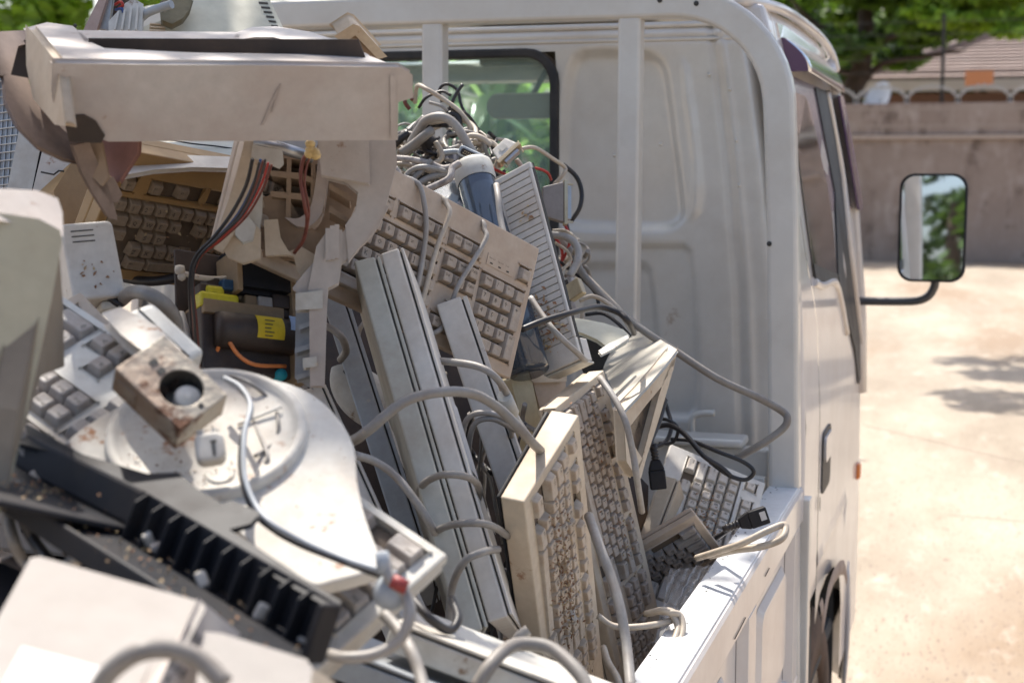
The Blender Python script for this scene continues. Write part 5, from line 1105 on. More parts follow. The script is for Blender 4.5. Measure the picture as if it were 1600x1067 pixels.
# ---- slotted panel
vf = fit((850,586), (908,560), (776,290), .066, .30, 2.30, 2.33, 2.50, say='vent')
vp = thing('slotted_grille', 'long narrow white panel with many black vent slots leaning beside the canister', 'vent panel', vf)
Wv, Hv = .066, .31
MB().box(0,0,-.012,Wv,Hv,-.006).build('slot_backing', M['dark'], vp)
mb = MB(); mb.box(0,0,-.030,Wv,.034,0); mb.box(0,Hv-.010,-.012,Wv,Hv,0); mb.box(0,.0342,-.0055,.005,Hv-.0102,0); mb.box(Wv-.005,.0342,-.0055,Wv,Hv-.0102,0); mb.build('frame', M['kb_white'], vp, bevel=.0015)
for k in range(25): MB().box(.0051,.0345+k*.0106,-.0055,Wv-.0051,.0345+k*.0106+.0093,-.0001).build('slat', M['kb_white'], vp, bevel=.0005)
MB().box(-.003,0,-.034,0-.0003,Hv,-.004).build('side_flange', M['bluegrey'], vp, bevel=.001)
MB().box(0,-.004,-.034,Wv,-.0003,-.004).build('end_flange', M['kb_grey'], vp, bevel=.002)
litter(vf, .008, .02, .06, .12, 90, .004, .0045, 31, .5); litter(vf, .02, .2, .06, .28, 8, .003, .004, 32, .5)
# ---- connectors in the cable heap
def dconn(name, label, a, b, c, L, W, d, hood, shell, n=13, lab=None):
    f_ = fit(a, b, c, L, W, d, d, d); t = thing(name, label, 'connector', f_, 'computer connectors in the cable heap')
    MB().hexa([(0,.012,-.014),(L,.012,-.014),(L*.86,W,-.013),(L*.14,W,-.013)], [(0,.012,0),(L,.012,0),(L*.86,W,-.001),(L*.14,W,-.001)]).build('hood', hood, t, bevel=.002, seg=3)
    MB().box(-.003,.006,-.015,L+.003,.0118,.001).build('metal_shell', shell, t, bevel=.0006)
    MB().box(.006,-.0,-.012,L-.006,.0058,-.002).build('plug_face', M['steel'], t, bevel=.0006)
    for x in (.001, L-.004): MB().box(x,-.004,-.009,x+.003,.0055,-.006).build('thumb_screw', M['brass'], t, bevel=.0005)
    return t, f_
t1, f1 = dconn('serial_connector', 'off white connector hood with brassy screws in front of the window', (786,257), (815,230), (764,238), .041, .034, 2.40, M['kb_white'], M['brass'])
MB().box(.014,.018,.0002,.027,.028,.0008).build('label_recess', M['base_w'], t1, bevel=.0005)
# the connector that shows its black socket face with pins
sf = fit((716,240), (762,262), (722,226), .046, .014, 2.46, 2.44, 2.47)
t2 = thing('socket_connector', 'grey connector showing a black socket face with two rows of pins', 'connector', sf, 'computer connectors in the cable heap')
MB().prism(rrect(-.002,-.002,.048,.014,.004,3), -.035, 0).build('hood', M['bluegrey'], t2, bevel=.002)
MB().prism(rrect(.002,.001,.044,.011,.003,3), .0002, .003).build('socket', M['blackpl'], t2, bevel=.0005)
for k in range(12):
    for r_ in (0, 1): MB().lathe([(.0001,.0008),(.0009,.0007),(.001,0)], 6, M=Matrix.Translation((.0065+k*.0031+r_*.0012, .0042+r_*.0036, .0032))).build('pin', M['brass'], t2)
t3, f3 = dconn('parallel_connector', 'brown grey rectangular connector with a metal edge against the cab back', (893,348), (893,284), (848,346), .066, .046, 2.46, mat('brown_grey_hood', (.24,.21,.19), .5, dirt=(.15,.12,.1), scale=20), M['brass'])
sf = fit((688,262), (732,250), (684,238), .05, .03, 2.44, 2.44, 2.46)
t4 = thing('connector_hood', 'lilac grey connector hood behind the thick looped cable', 'connector', sf, 'computer connectors in the cable heap')
MB().prism(rrect(0,0,.055,.034,.005,3), -.014, 0).build('body', mat('lilac_grey_plastic', (.36,.36,.42), .45, dirt=(.22,.2,.2)), t4, bevel=.002)
MB().lathe([(.0001,.0012),(.003,.0012),(.003,.0001)], 10, M=Matrix.Translation((.010,.026,0))).build('screw_hole', M['dark'], t4)
sf = fit((893,462), (906,442), (880,448), .022, .03, 2.36, 2.38, 2.38)
t5 = thing('rusty_plug', 'small rusty metal ended plug right of the slotted panel', 'connector', fit((890,470), (912,455), (882,445), .026, .028, 2.36, 2.36, 2.38), 'computer connectors in the cable heap')
MB().box(0,0,-.012,.026,.028,0).build('body', M['brass'], t5, bevel=.002); MB().box(-.012,.004,-.010,-.0003,.018,-.002).build('black_tip', M['blackpl'], t5, bevel=.001)
# ---- small CRT monitor with its stand, right of centre
cm = thing('small_monitor', 'small cream monitor lying tilted with a dark screen opening, right of centre', 'monitor', Matrix.Translation(P(990, 640, 2.25)))
pt_ = plane((975,639,2.12), (1056,547,2.28), (941,567,2.44)); pz_ = plane((975,639,2.12), (1056,547,2.28), (1003,745,2.17))
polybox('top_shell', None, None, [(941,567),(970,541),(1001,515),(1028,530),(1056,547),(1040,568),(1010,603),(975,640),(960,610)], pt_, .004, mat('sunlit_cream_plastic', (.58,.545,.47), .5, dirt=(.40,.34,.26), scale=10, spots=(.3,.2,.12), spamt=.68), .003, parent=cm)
CB = M['kb_cream']
polybox('bezel_top', None, None, [(975,641),(1010,605),(1040,570),(1057,548),(1052,572),(1036,599),(1010,630),(984,664)], pz_, .018, CB, .002, parent=cm)
polybox('bezel_side', None, None, [(1057,549),(1052,574),(1030,650),(1010,712),(1001,745),(992,740),(1004,718),(1030,620),(1037,598)], pz_, .016, CB, .002, parent=cm)
polybox('bezel_side', None, None, [(975,642),(984,665),(992,700),(1003,718),(994,742),(980,720)], pz_, .016, CB, .002, parent=cm)
polybox('screen', None, None, [(984,665),(1010,631),(1037,599),(1028,640),(1004,719),(992,700)], (pz_[0]+FD*.022, pz_[1]), .004, mat('dark_screen_glass', (.035,.03,.026), .12, dirt=(.22,.15,.10), amt=.9, scale=20), 0, parent=cm)
# dark hollow shell piece to its left
hd = thing('hollow_plastic_hood', 'pale curved plastic hood with a dark hollow left of the small monitor', 'plastic hood', Matrix.Translation(P(930, 540, 2.32)))
ph2 = plane((895,495,2.34),(985,535,2.30),(940,560,2.24))
top_ = [(893,497),(915,500),(945,506),(972,515),(982,524),(978,532),(955,545),(935,530),(912,520),(896,515)]
polybox('curved_top', None, None, top_, ph2, .006, M['greenish'], .002, parent=hd)
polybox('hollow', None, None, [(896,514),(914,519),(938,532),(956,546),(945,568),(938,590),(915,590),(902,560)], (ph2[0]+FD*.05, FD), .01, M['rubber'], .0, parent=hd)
polybox('front_strip', None, None, [(936,548),(952,537),(980,524),(982,528),(958,544),(940,553)], plane((936,548,2.22),(982,524,2.28),(940,553,2.21)), .004, M['kb_grey'], .001, parent=hd)
# cream box below the canister
cb = fit((832,690), (880,640), (800,592), .06, .10, 2.2, 2.26, 2.25, say='cream box')
cx_ = thing('cream_box', 'cream yellow plastic drive bezel below the canister', 'plastic box', Matrix.Translation(P(830, 650, 2.25)))
pcx = plane((795,590,2.2),(880,588,2.28),(830,700,2.2))
polybox('front', None, None, [(800,590),(826,584),(838,640),(856,700),(830,704),(816,650)], pcx, .05, mat('cream_yellow_plastic', (.60,.52,.34), .5, dirt=(.38,.28,.16), scale=12), .004, parent=cx_)
polybox('top_rim', None, None, [(822,584),(884,586),(884,594),(834,596)], (pcx[0]-FD*.002, pcx[1]), .03, M['kb_cream'], .002, parent=cx_)
polybox('recess', None, None, [(834,597),(882,595),(884,640),(856,680),(846,640)], (pcx[0]+FD*.012, pcx[1]), .03, M['kb_beige'], .002, parent=cx_)
# rounded white mouse low between keyboards
ms = thing('computer_mouse', 'rounded grey white mouse with black cord lying between the upright keyboards', 'mouse', Matrix.Translation(P(575, 640, 2.05)))
vx3 = (RD*.75-UD*.65).normalized(); vz3 = (-FD*.85+UD*.45); vz3 = (vz3-vx3*vz3.dot(vx3)).normalized(); vy3 = vz3.cross(vx3); cc = P(572, 622, 2.06)
Mm3 = Matrix(((vx3.x,vy3.x,vz3.x,cc.x),(vx3.y,vy3.y,vz3.y,cc.y),(vx3.z,vy3.z,vz3.z,cc.z),(0,0,0,1)))
mb = MB(); mb.grid(lambda u, v: (.062*math.sin(math.pi*(u-.5))*(abs(math.cos(math.pi*(v-.5)*.5))), .034*math.cos(math.pi*(u-.5))*math.sin(math.pi*2*(v-.5)*1), .03*math.cos(math.pi*(u-.5))*math.cos(math.pi*2*(v-.5))), 20, 24, M=Mm3); mb.build('body', M['kb_grey'], ms, world=True)
# ---- white casing in the bottom left corner
CW = mat('sunlit_white_casing', (.30,.275,.25), .65, dirt=(.34,.29,.25), scale=5, bump=.05)
bl = thing('white_casing', 'large white casing with a paper label and black vents in the bottom left corner', 'casing', Matrix.Translation(P(150, 1000, .87)))
pw_ = plane((52,873,.93),(311,944,.91),(100,1090,.82))
polybox('top_panel', None, None, [(52,873),(62,872),(311,942),(316,950),(255,1067),(230,1120),(-60,1120),(-50,1040),(0,968)], pw_, .012, CW, .004, parent=bl)
pv = plane((312,944,.91),(382,1002,.96),(250,1075,.83))
polybox('vented_side', None, None, [(312,943),(380,1000),(350,1060),(310,1120),(228,1120),(256,1064)], pv, .012, M['pinkgrey'], .003, parent=bl)
for x, y in ((296,985),(303,992),(310,999),(270,1036),(278,1044),(286,1051),(262,1060)): polybox('vent', None, None, [(x-5,y+6),(x+1,y-7),(x+6,y-5),(x-1,y+9)], (pv[0]-FD*.0015, pv[1]), .001, M['dark'], 0, parent=bl)
polybox('paper_label', None, None, [(34,1008),(160,1042),(140,1120),(0,1120),(6,1062)], (pw_[0]-FD*.0022, pw_[1]), .001, M['paper'], 0, parent=bl)
for k in range(4): polybox('label_line', None, None, [(44-k*6,1030+k*16),(100-k*10,1046+k*16),(99-k*10,1050+k*16),(43-k*6,1034+k*16)], (pw_[0]-FD*.0030, pw_[1]), .0003, M['kb_grey'], 0, parent=bl)
b3 = thing('white_box', 'white rounded box end beside the vented casing at the bottom', 'plastic box', Matrix.Translation(P(420, 1080, 1.02)))
p3 = plane((335,995,.88),(474,1040,.88),(340,1110,.82))
polybox('top', None, None, [(332,995),(345,996),(470,1034),(476,1044),(462,1120),(318,1120)], p3, .01, CW, .005, parent=b3)
polybox('side', None, None, [(476,1043),(520,1070),(530,1120),(460,1120)], plane((476,1043,.882),(520,1070,.91),(462,1120,.85)), .01, M['kb_cream'], .003, parent=b3)
polybox('dark_panel', 'dark blue black panel at the lower left edge behind the white casing', 'panel', [(-40,880),(0,880),(42,900),(38,920),(-5,965),(-40,985)], plane((0,880,1.08),(42,900,1.08),(0,965,1.0)), .02, M['blackpl'])
# dark boxes added to keep gaps under the heap dark, plus one beige
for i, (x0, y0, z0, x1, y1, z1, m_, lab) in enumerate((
    (-1.70, 1.5, ZB+.02, -1.05, 2.68, 1.02, 'chip', 'added dark box that darkens the gaps at the bottom of the load'),
    (-1.02, 1.6, ZB+.02, -.62, 2.35, .98, 'chip', 'added dark box that darkens the gaps under the upright keyboards'),
    (-1.60, .75, ZB+.02, -.62, 1.45, 1.08, 'chip', 'added dark box that darkens the gaps under the bottom left casing'),
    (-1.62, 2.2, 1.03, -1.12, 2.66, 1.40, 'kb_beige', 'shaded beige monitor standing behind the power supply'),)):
    t = thing('filler_case', lab, 'computer case', Matrix.Translation((x0, y0, z0)), 'filler cases added in the load')
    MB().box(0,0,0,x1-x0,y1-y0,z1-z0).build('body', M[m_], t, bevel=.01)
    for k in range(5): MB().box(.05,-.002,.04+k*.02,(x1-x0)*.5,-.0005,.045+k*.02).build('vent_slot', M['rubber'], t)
polybox('gap_darkening_sheet', 'added dark sheet that darkens the gaps behind the upright keyboards', 'computer case', [(500,450),(640,500),(860,600),(1010,760),(1000,1080),(560,1080),(470,760)], plane((480,450,2.28),(860,600,2.42),(560,1080,2.12)), .05, M['chip'], group=None)  # dark sheet added so the gaps between keyboards read as deep shade
for k_, q in enumerate(([(1155,985),(1155.6,985.3),(1166,964),(1165.4,963.8)],[(1148,998),(1148.6,998.4),(1156,984),(1155.5,983.6)],[(1196,900),(1196.5,900.4),(1203,887),(1202.5,886.6)])):
    a = [PA(x, y, 0, -.3105) for x, y in q]; MB().add(a+[v-Vector((.0008,0,0)) for v in a], [(0,1,2,3),(7,6,5,4),(0,4,5,1),(1,5,6,2),(2,6,7,3),(3,7,4,0)]).build('scratch', M['dark'], sw, world=True)
# ---- clear plastic bag on the side wall
random.seed(5)
pg = plane((1060,985,2.0),(1110,900,2.14),(1045,900,2.2))
def bagf(u, v):
    x = lerp(lerp(1030,1045,v), lerp(1085,1112,v), u); y = lerp(lerp(995,890,v), lerp(975,882,v), u); o = onp(x, y, pg)
    return o-FD*(.020*math.sin(u*3.14)*math.sin(v*3.14)+.010*math.sin(u*17+v*9)*math.cos(v*13+u*4)+.006*math.sin(u*31-v*23))
mb = MB(); mb.grid(bagf, 40, 40); mb.build('plastic_bag', M['bag'], label='crumpled clear plastic bag tucked against the side wall', cat='plastic bag', solid=.0006)
# ================================================================ CABLES
GC = 'loose cables in the load'
# cord wound round the central keyboard
p20 = (k20.translation.copy(), (k20.to_3x3() @ Vector((0,0,1))).normalized())
def on20(l): return [onp(x, y, p20)+p20[1]*z for x, y, z in l]
for pts, m_ in (([(648,268,-.04),(650,282,-.004),(654,300,.006),(655,350,.013),(651,400,.012),(641,450,.013),(634,482,.008)],'cab_mid'),([(688,292,-.04),(692,308,-.004),(693,320,.006),(690,338,.014),(672,385,.014),(659,430,.014),(650,470,.012),(640,487,.008)],'cab_lt'),([(750,330,-.04),(754,345,-.003),(752,360,.006),(748,375,.013),(724,415,.014),(702,452,.014),(690,500,.008),(672,520,.01),(650,524,-.01)],'cab_mid')):
    MB().tube(smooth(on20(pts), 6), .0034, 8).build('cable', M[m_], K20, world=True)
# thick cable arching over the upright keyboards
cable([(400,760,1.66),(470,715,1.64),(545,690,1.55),(575,672,1.52),(640,625,1.53),(720,612,1.58),(775,635,1.62),(830,690,1.66),(860,720,1.78),(880,760,1.95)], .0054, M['cab_grey'], 'thick grey cable arching from the white base over the upright keyboards', group=GC, sides=10)
# cord binding the pair
for pts in ([(655,790,1.74),(658,760,1.66),(690,742,1.59),(730,745,1.60),(748,762,1.66),(745,790,1.76)], [(672,840,1.72),(690,825,1.62),(725,817,1.58),(765,820,1.60),(795,838,1.68)], [(700,1010,1.60),(705,925,1.58),(725,878,1.55),(755,862,1.56),(778,858,1.62)]):
    cchild(pts, .0041, M['cab_grey'], K17a)
cable([(556,712,1.62),(585,722,1.64),(620,745,1.64),(655,790,1.63),(680,835,1.64),(690,850,1.7)], .0045, M['cab_mid'], 'light grey cable running from the white base down the bound keyboards', group=GC)
cable([(665,562,1.84),(700,564,1.82),(745,572,1.80),(775,590,1.80),(795,620,1.84),(805,650,1.88),(830,690,1.95)], .0045, M['cab_mid'], 'grey cable crossing the upper end of the pale keyboard on edge', group=GC)
MB().tube([P(788,618,1.83), P(800,645,1.86)], .009, 10).tube([P(800,645,1.86), P(812,668,1.9)], .006, 10).build('cable_ferrule', M['kb_grey'], label='ribbed grey strain relief on the cable beside the cream box', cat='strain relief')
for k, pts in enumerate(([(728,760,1.9),(722,700,1.82),(730,655,1.79),(760,645,1.78),(795,660,1.82),(800,700,1.9)], [(735,770,1.9),(732,705,1.81),(742,662,1.78),(772,655,1.79),(805,672,1.84)])):
    cchild(pts, .0035, M['cab_grey'] if k else M['cab_mid'], K18)
# black lead from the slotted panel to the small monitor
cable([(816,516,2.06),(850,502,2.08),(900,486,2.12),(935,480,2.2),(965,487,2.2),(982,503,2.2),(990,520,2.25)], .0045, M['cab_blk'], 'black lead looping from the keyboard to the small monitor', group=GC)
cable([(828,464,2.14),(845,490,2.12),(870,520,2.10),(900,548,2.12),(915,562,2.16)], .0042, M['cab_mid'], 'mid grey cable lying down across the slotted panel', group=GC)
# long cable down to the side wall
cable([(870,365,2.52),(895,395,2.5),(912,430,2.48),(960,480,2.44),(1010,520,2.4),(1060,553,2.4),(1120,590,2.4),(1180,620,2.42),(1222,642,2.44),(1231,655,2.44),(1222,672,2.44),(1190,695,2.44),(1150,716,2.46)], .0062, M['cab_grey'], 'long grey cable swinging out to the frame post and back', group=GC, sides=10)
cable([(905,420,2.56),(935,450,2.52),(975,490,2.50),(1000,515,2.46)], .0035, M['cab_lt'], 'thin pale cable running beside the long grey one', group=GC)
# cable trailing down the second upright keyboard
cable([(938,590,2.0),(960,625,1.97),(978,660,1.95),(990,710,1.95),(994,745,1.96),(1003,800,2.02)], .0045, M['cab_mid'], 'grey cable trailing down the keys of the rear upright keyboard', group=GC)
cable([(920,805,1.78),(938,855,1.72),(955,900,1.70),(968,950,1.68),(978,1010,1.66),(985,1080,1.62)], .0058, M['cab_mid'], 'thick grey cable hanging between the two upright keyboards at lower right', group=GC, sides=10)
cable([(935,962,1.86),(960,978,1.86),(1000,978,1.86),(1045,970,1.88),(1062,960,1.9)], .0042, M['cab_lt'], 'pale cable tied across the bottom of the rear upright keyboard', group=GC)
for k in range(3):
    cable([(1010+k*6,960-k*3,1.9),(1038+k*4,952+k*2,1.88),(1052+k*5,962,1.88),(1058+k*4,985,1.87),(1046+k*4,1015,1.84),(1025+k*5,1045,1.8),(1005+k*6,1080,1.76)], .0042, M['cab_lt'], ('innermost of three pale cords looping beside the side wall', 'middle one of three pale cords looping beside the side wall', 'outermost of three pale cords looping beside the side wall')[k], group=GC)
cable([(944,1010,1.8),(950,1035,1.76),(965,1060,1.72),(975,1090,1.7)], .004, M['cab_lt'], 'short pale cable at the foot of the cream keyboard', group=GC)
# black power cords on the right
def plug(name, label, pts, tip, w_, h_, cord):
    t = thing(name, label, 'plug', Matrix.Translation(P(*tip))); a, b = P(*pts[0]), P(*pts[1]); x = (b-a).normalized(); y = x.cross(-FD).normalized(); z = x.cross(y); L_ = (b-a).length
    Mx = Matrix(((x.x,y.x,z.x,a.x),(x.y,y.y,z.y,a.y),(x.z,y.z,z.z,a.z),(0,0,0,1)))
    mb = MB(); n = 5
    mb.hexa([(0,-w_*.28,-h_*.3),(0,w_*.28,-h_*.3),(0,w_*.28,h_*.3),(0,-w_*.28,h_*.3)], [(L_*.35,-w_*.5,-h_*.5),(L_*.35,w_*.5,-h_*.5),(L_*.35,w_*.5,h_*.5),(L_*.35,-w_*.5,h_*.5)], M=Mx)
    mb.box(L_*.351,-w_*.5,-h_*.5,L_,w_*.5,h_*.5, M=Mx); mb.build('plug_body', M['blackpl'], t, world=True, bevel=.002)
    mb = MB()
    for k in range(4): mb.lathe([(.0055,0),(.0062,.001),(.0055,.003)], 12, M=Mx @ Matrix.Translation((-.004-k*.005,0,0)) @ Matrix.Rotation(math.radians(90), 4, 'Y'))
    mb.tube([Mx@Vector((.0,0,0)), Mx@Vector((-.024,0,0))], .0045, 10); mb.build('strain_relief', M['cab_blk'], t, world=True)
    cchild(cord, .0038, M['cab_blk'], t, 'cord'); return t, Mx, L_
t, Mx, L_ = plug('power_plug', 'black power plug lying on the worn side wall capping', [(1155,818,2.12),(1199,803,2.12)], (1199,803,2.12), .024, .016, [(1120,840,2.2),(1135,830,2.16),(1152,819,2.12)])
MB().box(L_*.72,-.007,-h if False else -.0092,L_*.92,.005,-.0083, M=Mx).build('rating_label', M['paper'], t, world=True)
plug('power_plug', 'black power plug hanging down beside the small monitor', [(1024,718,2.3),(1029,764,2.3)], (1029,764,2.3), .024, .018, [(1040,625,2.4),(1030,660,2.36),(1018,690,2.32),(1024,716,2.3)])
cable([(1020,668,2.42),(1045,664,2.4),(1070,680,2.38),(1100,712,2.36),(1125,730,2.36),(1140,744,2.36)], .0042, M['cab_blk'], 'black cord lying over the top of the off white keyboard', group=GC, sides=9)
cable([(1050,686,2.46),(1080,690,2.44),(1120,706,2.42),(1160,722,2.42),(1178,738,2.42),(1165,748,2.42),(1140,742,2.42),(1110,720,2.43)], .0035, M['cab_blk'], 'thin black cord looping at the far end of the off white keyboard', group=GC)
cable([(1030,600,2.5),(1044,640,2.5),(1050,665,2.48),(1040,690,2.46),(1020,700,2.44)], .0035, M['cab_blk'], 'black cord loop dropping behind the small monitor', group=GC)
cable([(1000,690,2.5),(1015,660,2.46),(1040,655,2.44),(1060,668,2.44),(1052,690,2.46),(1030,694,2.46)], .003, M['cab_blk'], 'small black cord coil by the foot of the small monitor', group=GC)
# loop over the side wall
cable([(1090,872,2.1),(1120,862,2.06),(1160,848,2.03),(1195,832,2.02),(1222,820,2.02),(1229,825,2.02),(1220,842,2.01),(1190,854,2.02),(1150,860,2.05),(1110,868,2.1)], .0048, M['cab_lt'], 'pale cable loop lying out over the side wall capping', group=GC, sides=10)
# cable arch at the lower middle
cable([(745,1075,1.2),(765,1040,1.2),(790,1015,1.22),(815,1005,1.24),(860,1012,1.24),(905,1050,1.22),(925,1090,1.2)], .0058, M['cab_grey'], 'blurred grey cable arch over the keyboards along the bottom', group=GC, sides=10)
cable([(795,1040,1.36),(805,1010,1.36),(812,995,1.36),(826,983,1.36)], .005, M['cab_mid'], 'short grey cable end sticking up beside the cream keyboard', group=GC)
cable([(150,1080,.80),(175,1045,.80),(215,1018,.80),(262,1013,.81),(310,1030,.81),(350,1070,.81)], .0055, M['cab_grey'], 'blurred grey cable arch on the white casing in the corner', group=GC, sides=10)
# black twin cord over the white base
for dx in (0, 7):
    cable([(350,590,1.235),(376,604,1.219),(392,640-dx,1.195),(380+dx*.3,680,1.171),(378+dx*.5,740,1.147),(395+dx*.5,795-dx,1.123),(425,825-dx,1.107),(470,850-dx,1.099),(530,876-dx,1.091),(590,898-dx,1.083),(620,905-dx,1.083)], .0022, M['cab_blk'] if dx == 0 else M['bluegrey'], ('thin black cord falling over the white base to the lower keyboard', 'thin grey cord running beside the black one over the white base')[dx > 0], group=GC)
cable([(360,586,1.274),(395,600,1.258),(425,628,1.258),(436,660,1.235),(428,690,1.219),(400,712,1.195)], .0016, M['cab_grey'], 'thin grey lead curling on the swivel base', group=GC)
cable([(356,592,1.274),(385,612,1.258),(392,650,1.235),(410,690,1.211),(418,715,1.195),(404,730,1.195)], .0016, M['cab_mid'], 'pale thin lead curling inside the raised ring', group=GC)
# round grey lead ending with a red sleeve
cable([(600,872,1.083),(610,905,1.075),(632,925,1.075),(640,960,1.067),(622,1000,1.059),(585,1022,1.059),(540,1028,1.059),(515,1022,1.067)], .0042, M['cab_mid'], 'light grey lead looping below the lower keyboard corner', group=GC)
MB().tube([P(612,906,1.071), P(636,918,1.071)], .0052, 9).build('red_sleeve', mat('dark_red_sleeve', (.28,.04,.035), .5), label='short dark red sleeve on the looping grey lead', cat='sleeve')
MB().tube([P(596,862,1.075), P(600,895,1.075)], .005, 9).lathe([(.0005,-.008),(.012,-.005),(.013,.004),(.006,.009),(.0005,.010)], 14, M=Matrix.Translation(P(612,925,1.083)) @ Matrix.Rotation(1.2, 4, 'X')).build('cable_boot', M['bluegrey'], label='blue grey rubber boot where the thin leads meet at the keyboard corner', cat='cable boot')
cable([(600,960,1.131),(622,985,1.115),(640,1015,1.099),(655,1050,1.083),(665,1090,1.067)], .0045, M['cab_mid'], 'grey cable hanging down over the edge keyboards at the bottom', group=GC)
cable([(640,930,1.274),(670,965,1.258),(700,985,1.274),(715,965,1.290),(705,935,1.322)], .004, M['cab_blk'], 'black cord in the gap under the lower keyboard corner', group=GC)
# left side cables
cable([(30,670,1.188),(45,720,1.179),(55,765,1.170),(85,805,1.170),(120,835,1.161),(142,856,1.161)], .0048, M['cab_mid'], 'grey cable sweeping down the black tray at the left', group=GC)
for k in range(3): cable([(100+k*14,885-k*6,1.098),(130,864+k*4,1.098),(165,866+k*5,1.089),(210,886+k*6,1.080),(260,920+k*6,1.062),(340,960+k*6,1.053)], .0044, M['cab_mid'] if k != 1 else M['cab_lt'], ('topmost of three grey cables behind the white corner casing', 'pale middle cable of three behind the white corner casing', 'lowest of three grey cables behind the white corner casing')[k], group=GC)
for k, (x, y) in enumerate(((20,760),(55,740),(90,800),(10,800))):
    cable([(x,y,1.170),(x+12,y+45,1.152),(x+30,y+80,1.152),(x+60+k*5,y+118,1.134)], .0045, M['cab_grey'] if k % 2 else M['cab_blk'], ('grey black cable at the far left under the tray', 'grey cable second from left under the tray', 'black cable under the left end of the tray', 'grey cable lowest at the left edge')[k], group=GC)
cable([(188,470,1.66),(205,458,1.6),(232,458,1.56),(258,475,1.56),(272,500,1.58),(276,525,1.6)], .0075, M['cab_grey'], 'thick grey cable curving over the wedge shaped box at left', group=GC, sides=10)
cable([(282,492,1.7),(288,515,1.68),(296,545,1.66),(306,565,1.66)], .005, M['cab_mid'], 'grey cable left of the power supply', group=GC)
cable([(100,442,1.7),(130,448,1.66),(165,462,1.64),(190,478,1.64)], .0045, M['cab_blk'], 'black cable beside the slotted box', group=GC)
cable([(190,432,1.9),(230,440,1.88),(280,432,1.88),(330,415,1.9)], .006, M['cab_blk'], 'black cable lying below the yellowed keyboard', group=GC)
# coloured wire loom
for k, (m_, dx, dy, r_, lab) in enumerate((('cab_blk',-10,-2,.0021,'outer black wire of the loom hanging from the housing'),('cab_blue',4,-4,.0014,'blue wire of the loom hanging from the housing'),('cab_brn',8,3,.0018,'brown wire of the loom hanging from the housing'),('cab_red',15,6,.0014,'red wire of the loom hanging from the housing'),('cab_blk',2,6,.0014,'inner black wire of the loom'),('cab_brn',20,10,.0014,'brown wire at the right of the loom'),('cab_blk',12,0,.0012,'thin black wire in the middle of the loom'))):
    s_ = [1,.9,.7,.4,.25,.2,.2,.3]
    pts = [(404,250),(392,290),(370,335),(338,372),(308,402),(299,440),(302,500),(306,575)]
    cable([(x+dx*q, y+dy*q*.6, 1.60+.015*k*(1 if k % 2 else -1)*.3+.012*i) for i, ((x, y), q) in enumerate(zip(pts, s_))], r_, M[m_], lab, group='wires of the coloured loom', sides=7)
# cable by the grey blue keyboard
cable([(500,508,2.0),(518,512,1.98),(535,528,1.97),(540,548,1.98),(532,562,2.0)], .005, M['cab_grey'], 'grey cable loop on the grey blue keyboard edge', group=GC)
cable([(560,575,2.08),(552,545,2.06),(548,510,2.06),(545,470,2.08)], .006, M['cab_blk'], 'black mouse cord rising between the keyboards', group=GC)
cable([(556,560,2.04),(560,520,2.03),(568,505,2.03)], .0035, M['cab_mid'], 'thin grey cord beside the black mouse cord', group=GC)
MB().lathe([(.016,0),(.015,.006),(.010,.010),(.009,.03),(.006,.034)], 14, M=Matrix.Translation(P(553,582,2.05)) @ Matrix.Rotation(.3,4,'X')).build('cord_boot', M['blackpl'], label='black boot where the cord enters the mouse', cat='cord boot')
# leads in the dark gaps
rg = random.Random(12)
for k in range(44):
    x = rg.uniform(600, 830); y = rg.uniform(560, 980); d = rg.uniform(1.95, 2.15)
    if x < 690 and y > 700: x += 60
    pts = [(x, y, d)]
    for _ in range(4): x += rg.uniform(-22, 34); y += rg.uniform(20, 70); pts.append((x, y, d+rg.uniform(-.04, .04)))
    cable(pts, rg.uniform(.0016, .0036), M[rg.choice(('cab_blk','cab_grey','cab_blk','cab_mid','cab_grey'))], 'dusty cord half hidden in the dark gaps between the upright keyboards', group='dusty cords in the dark gaps')
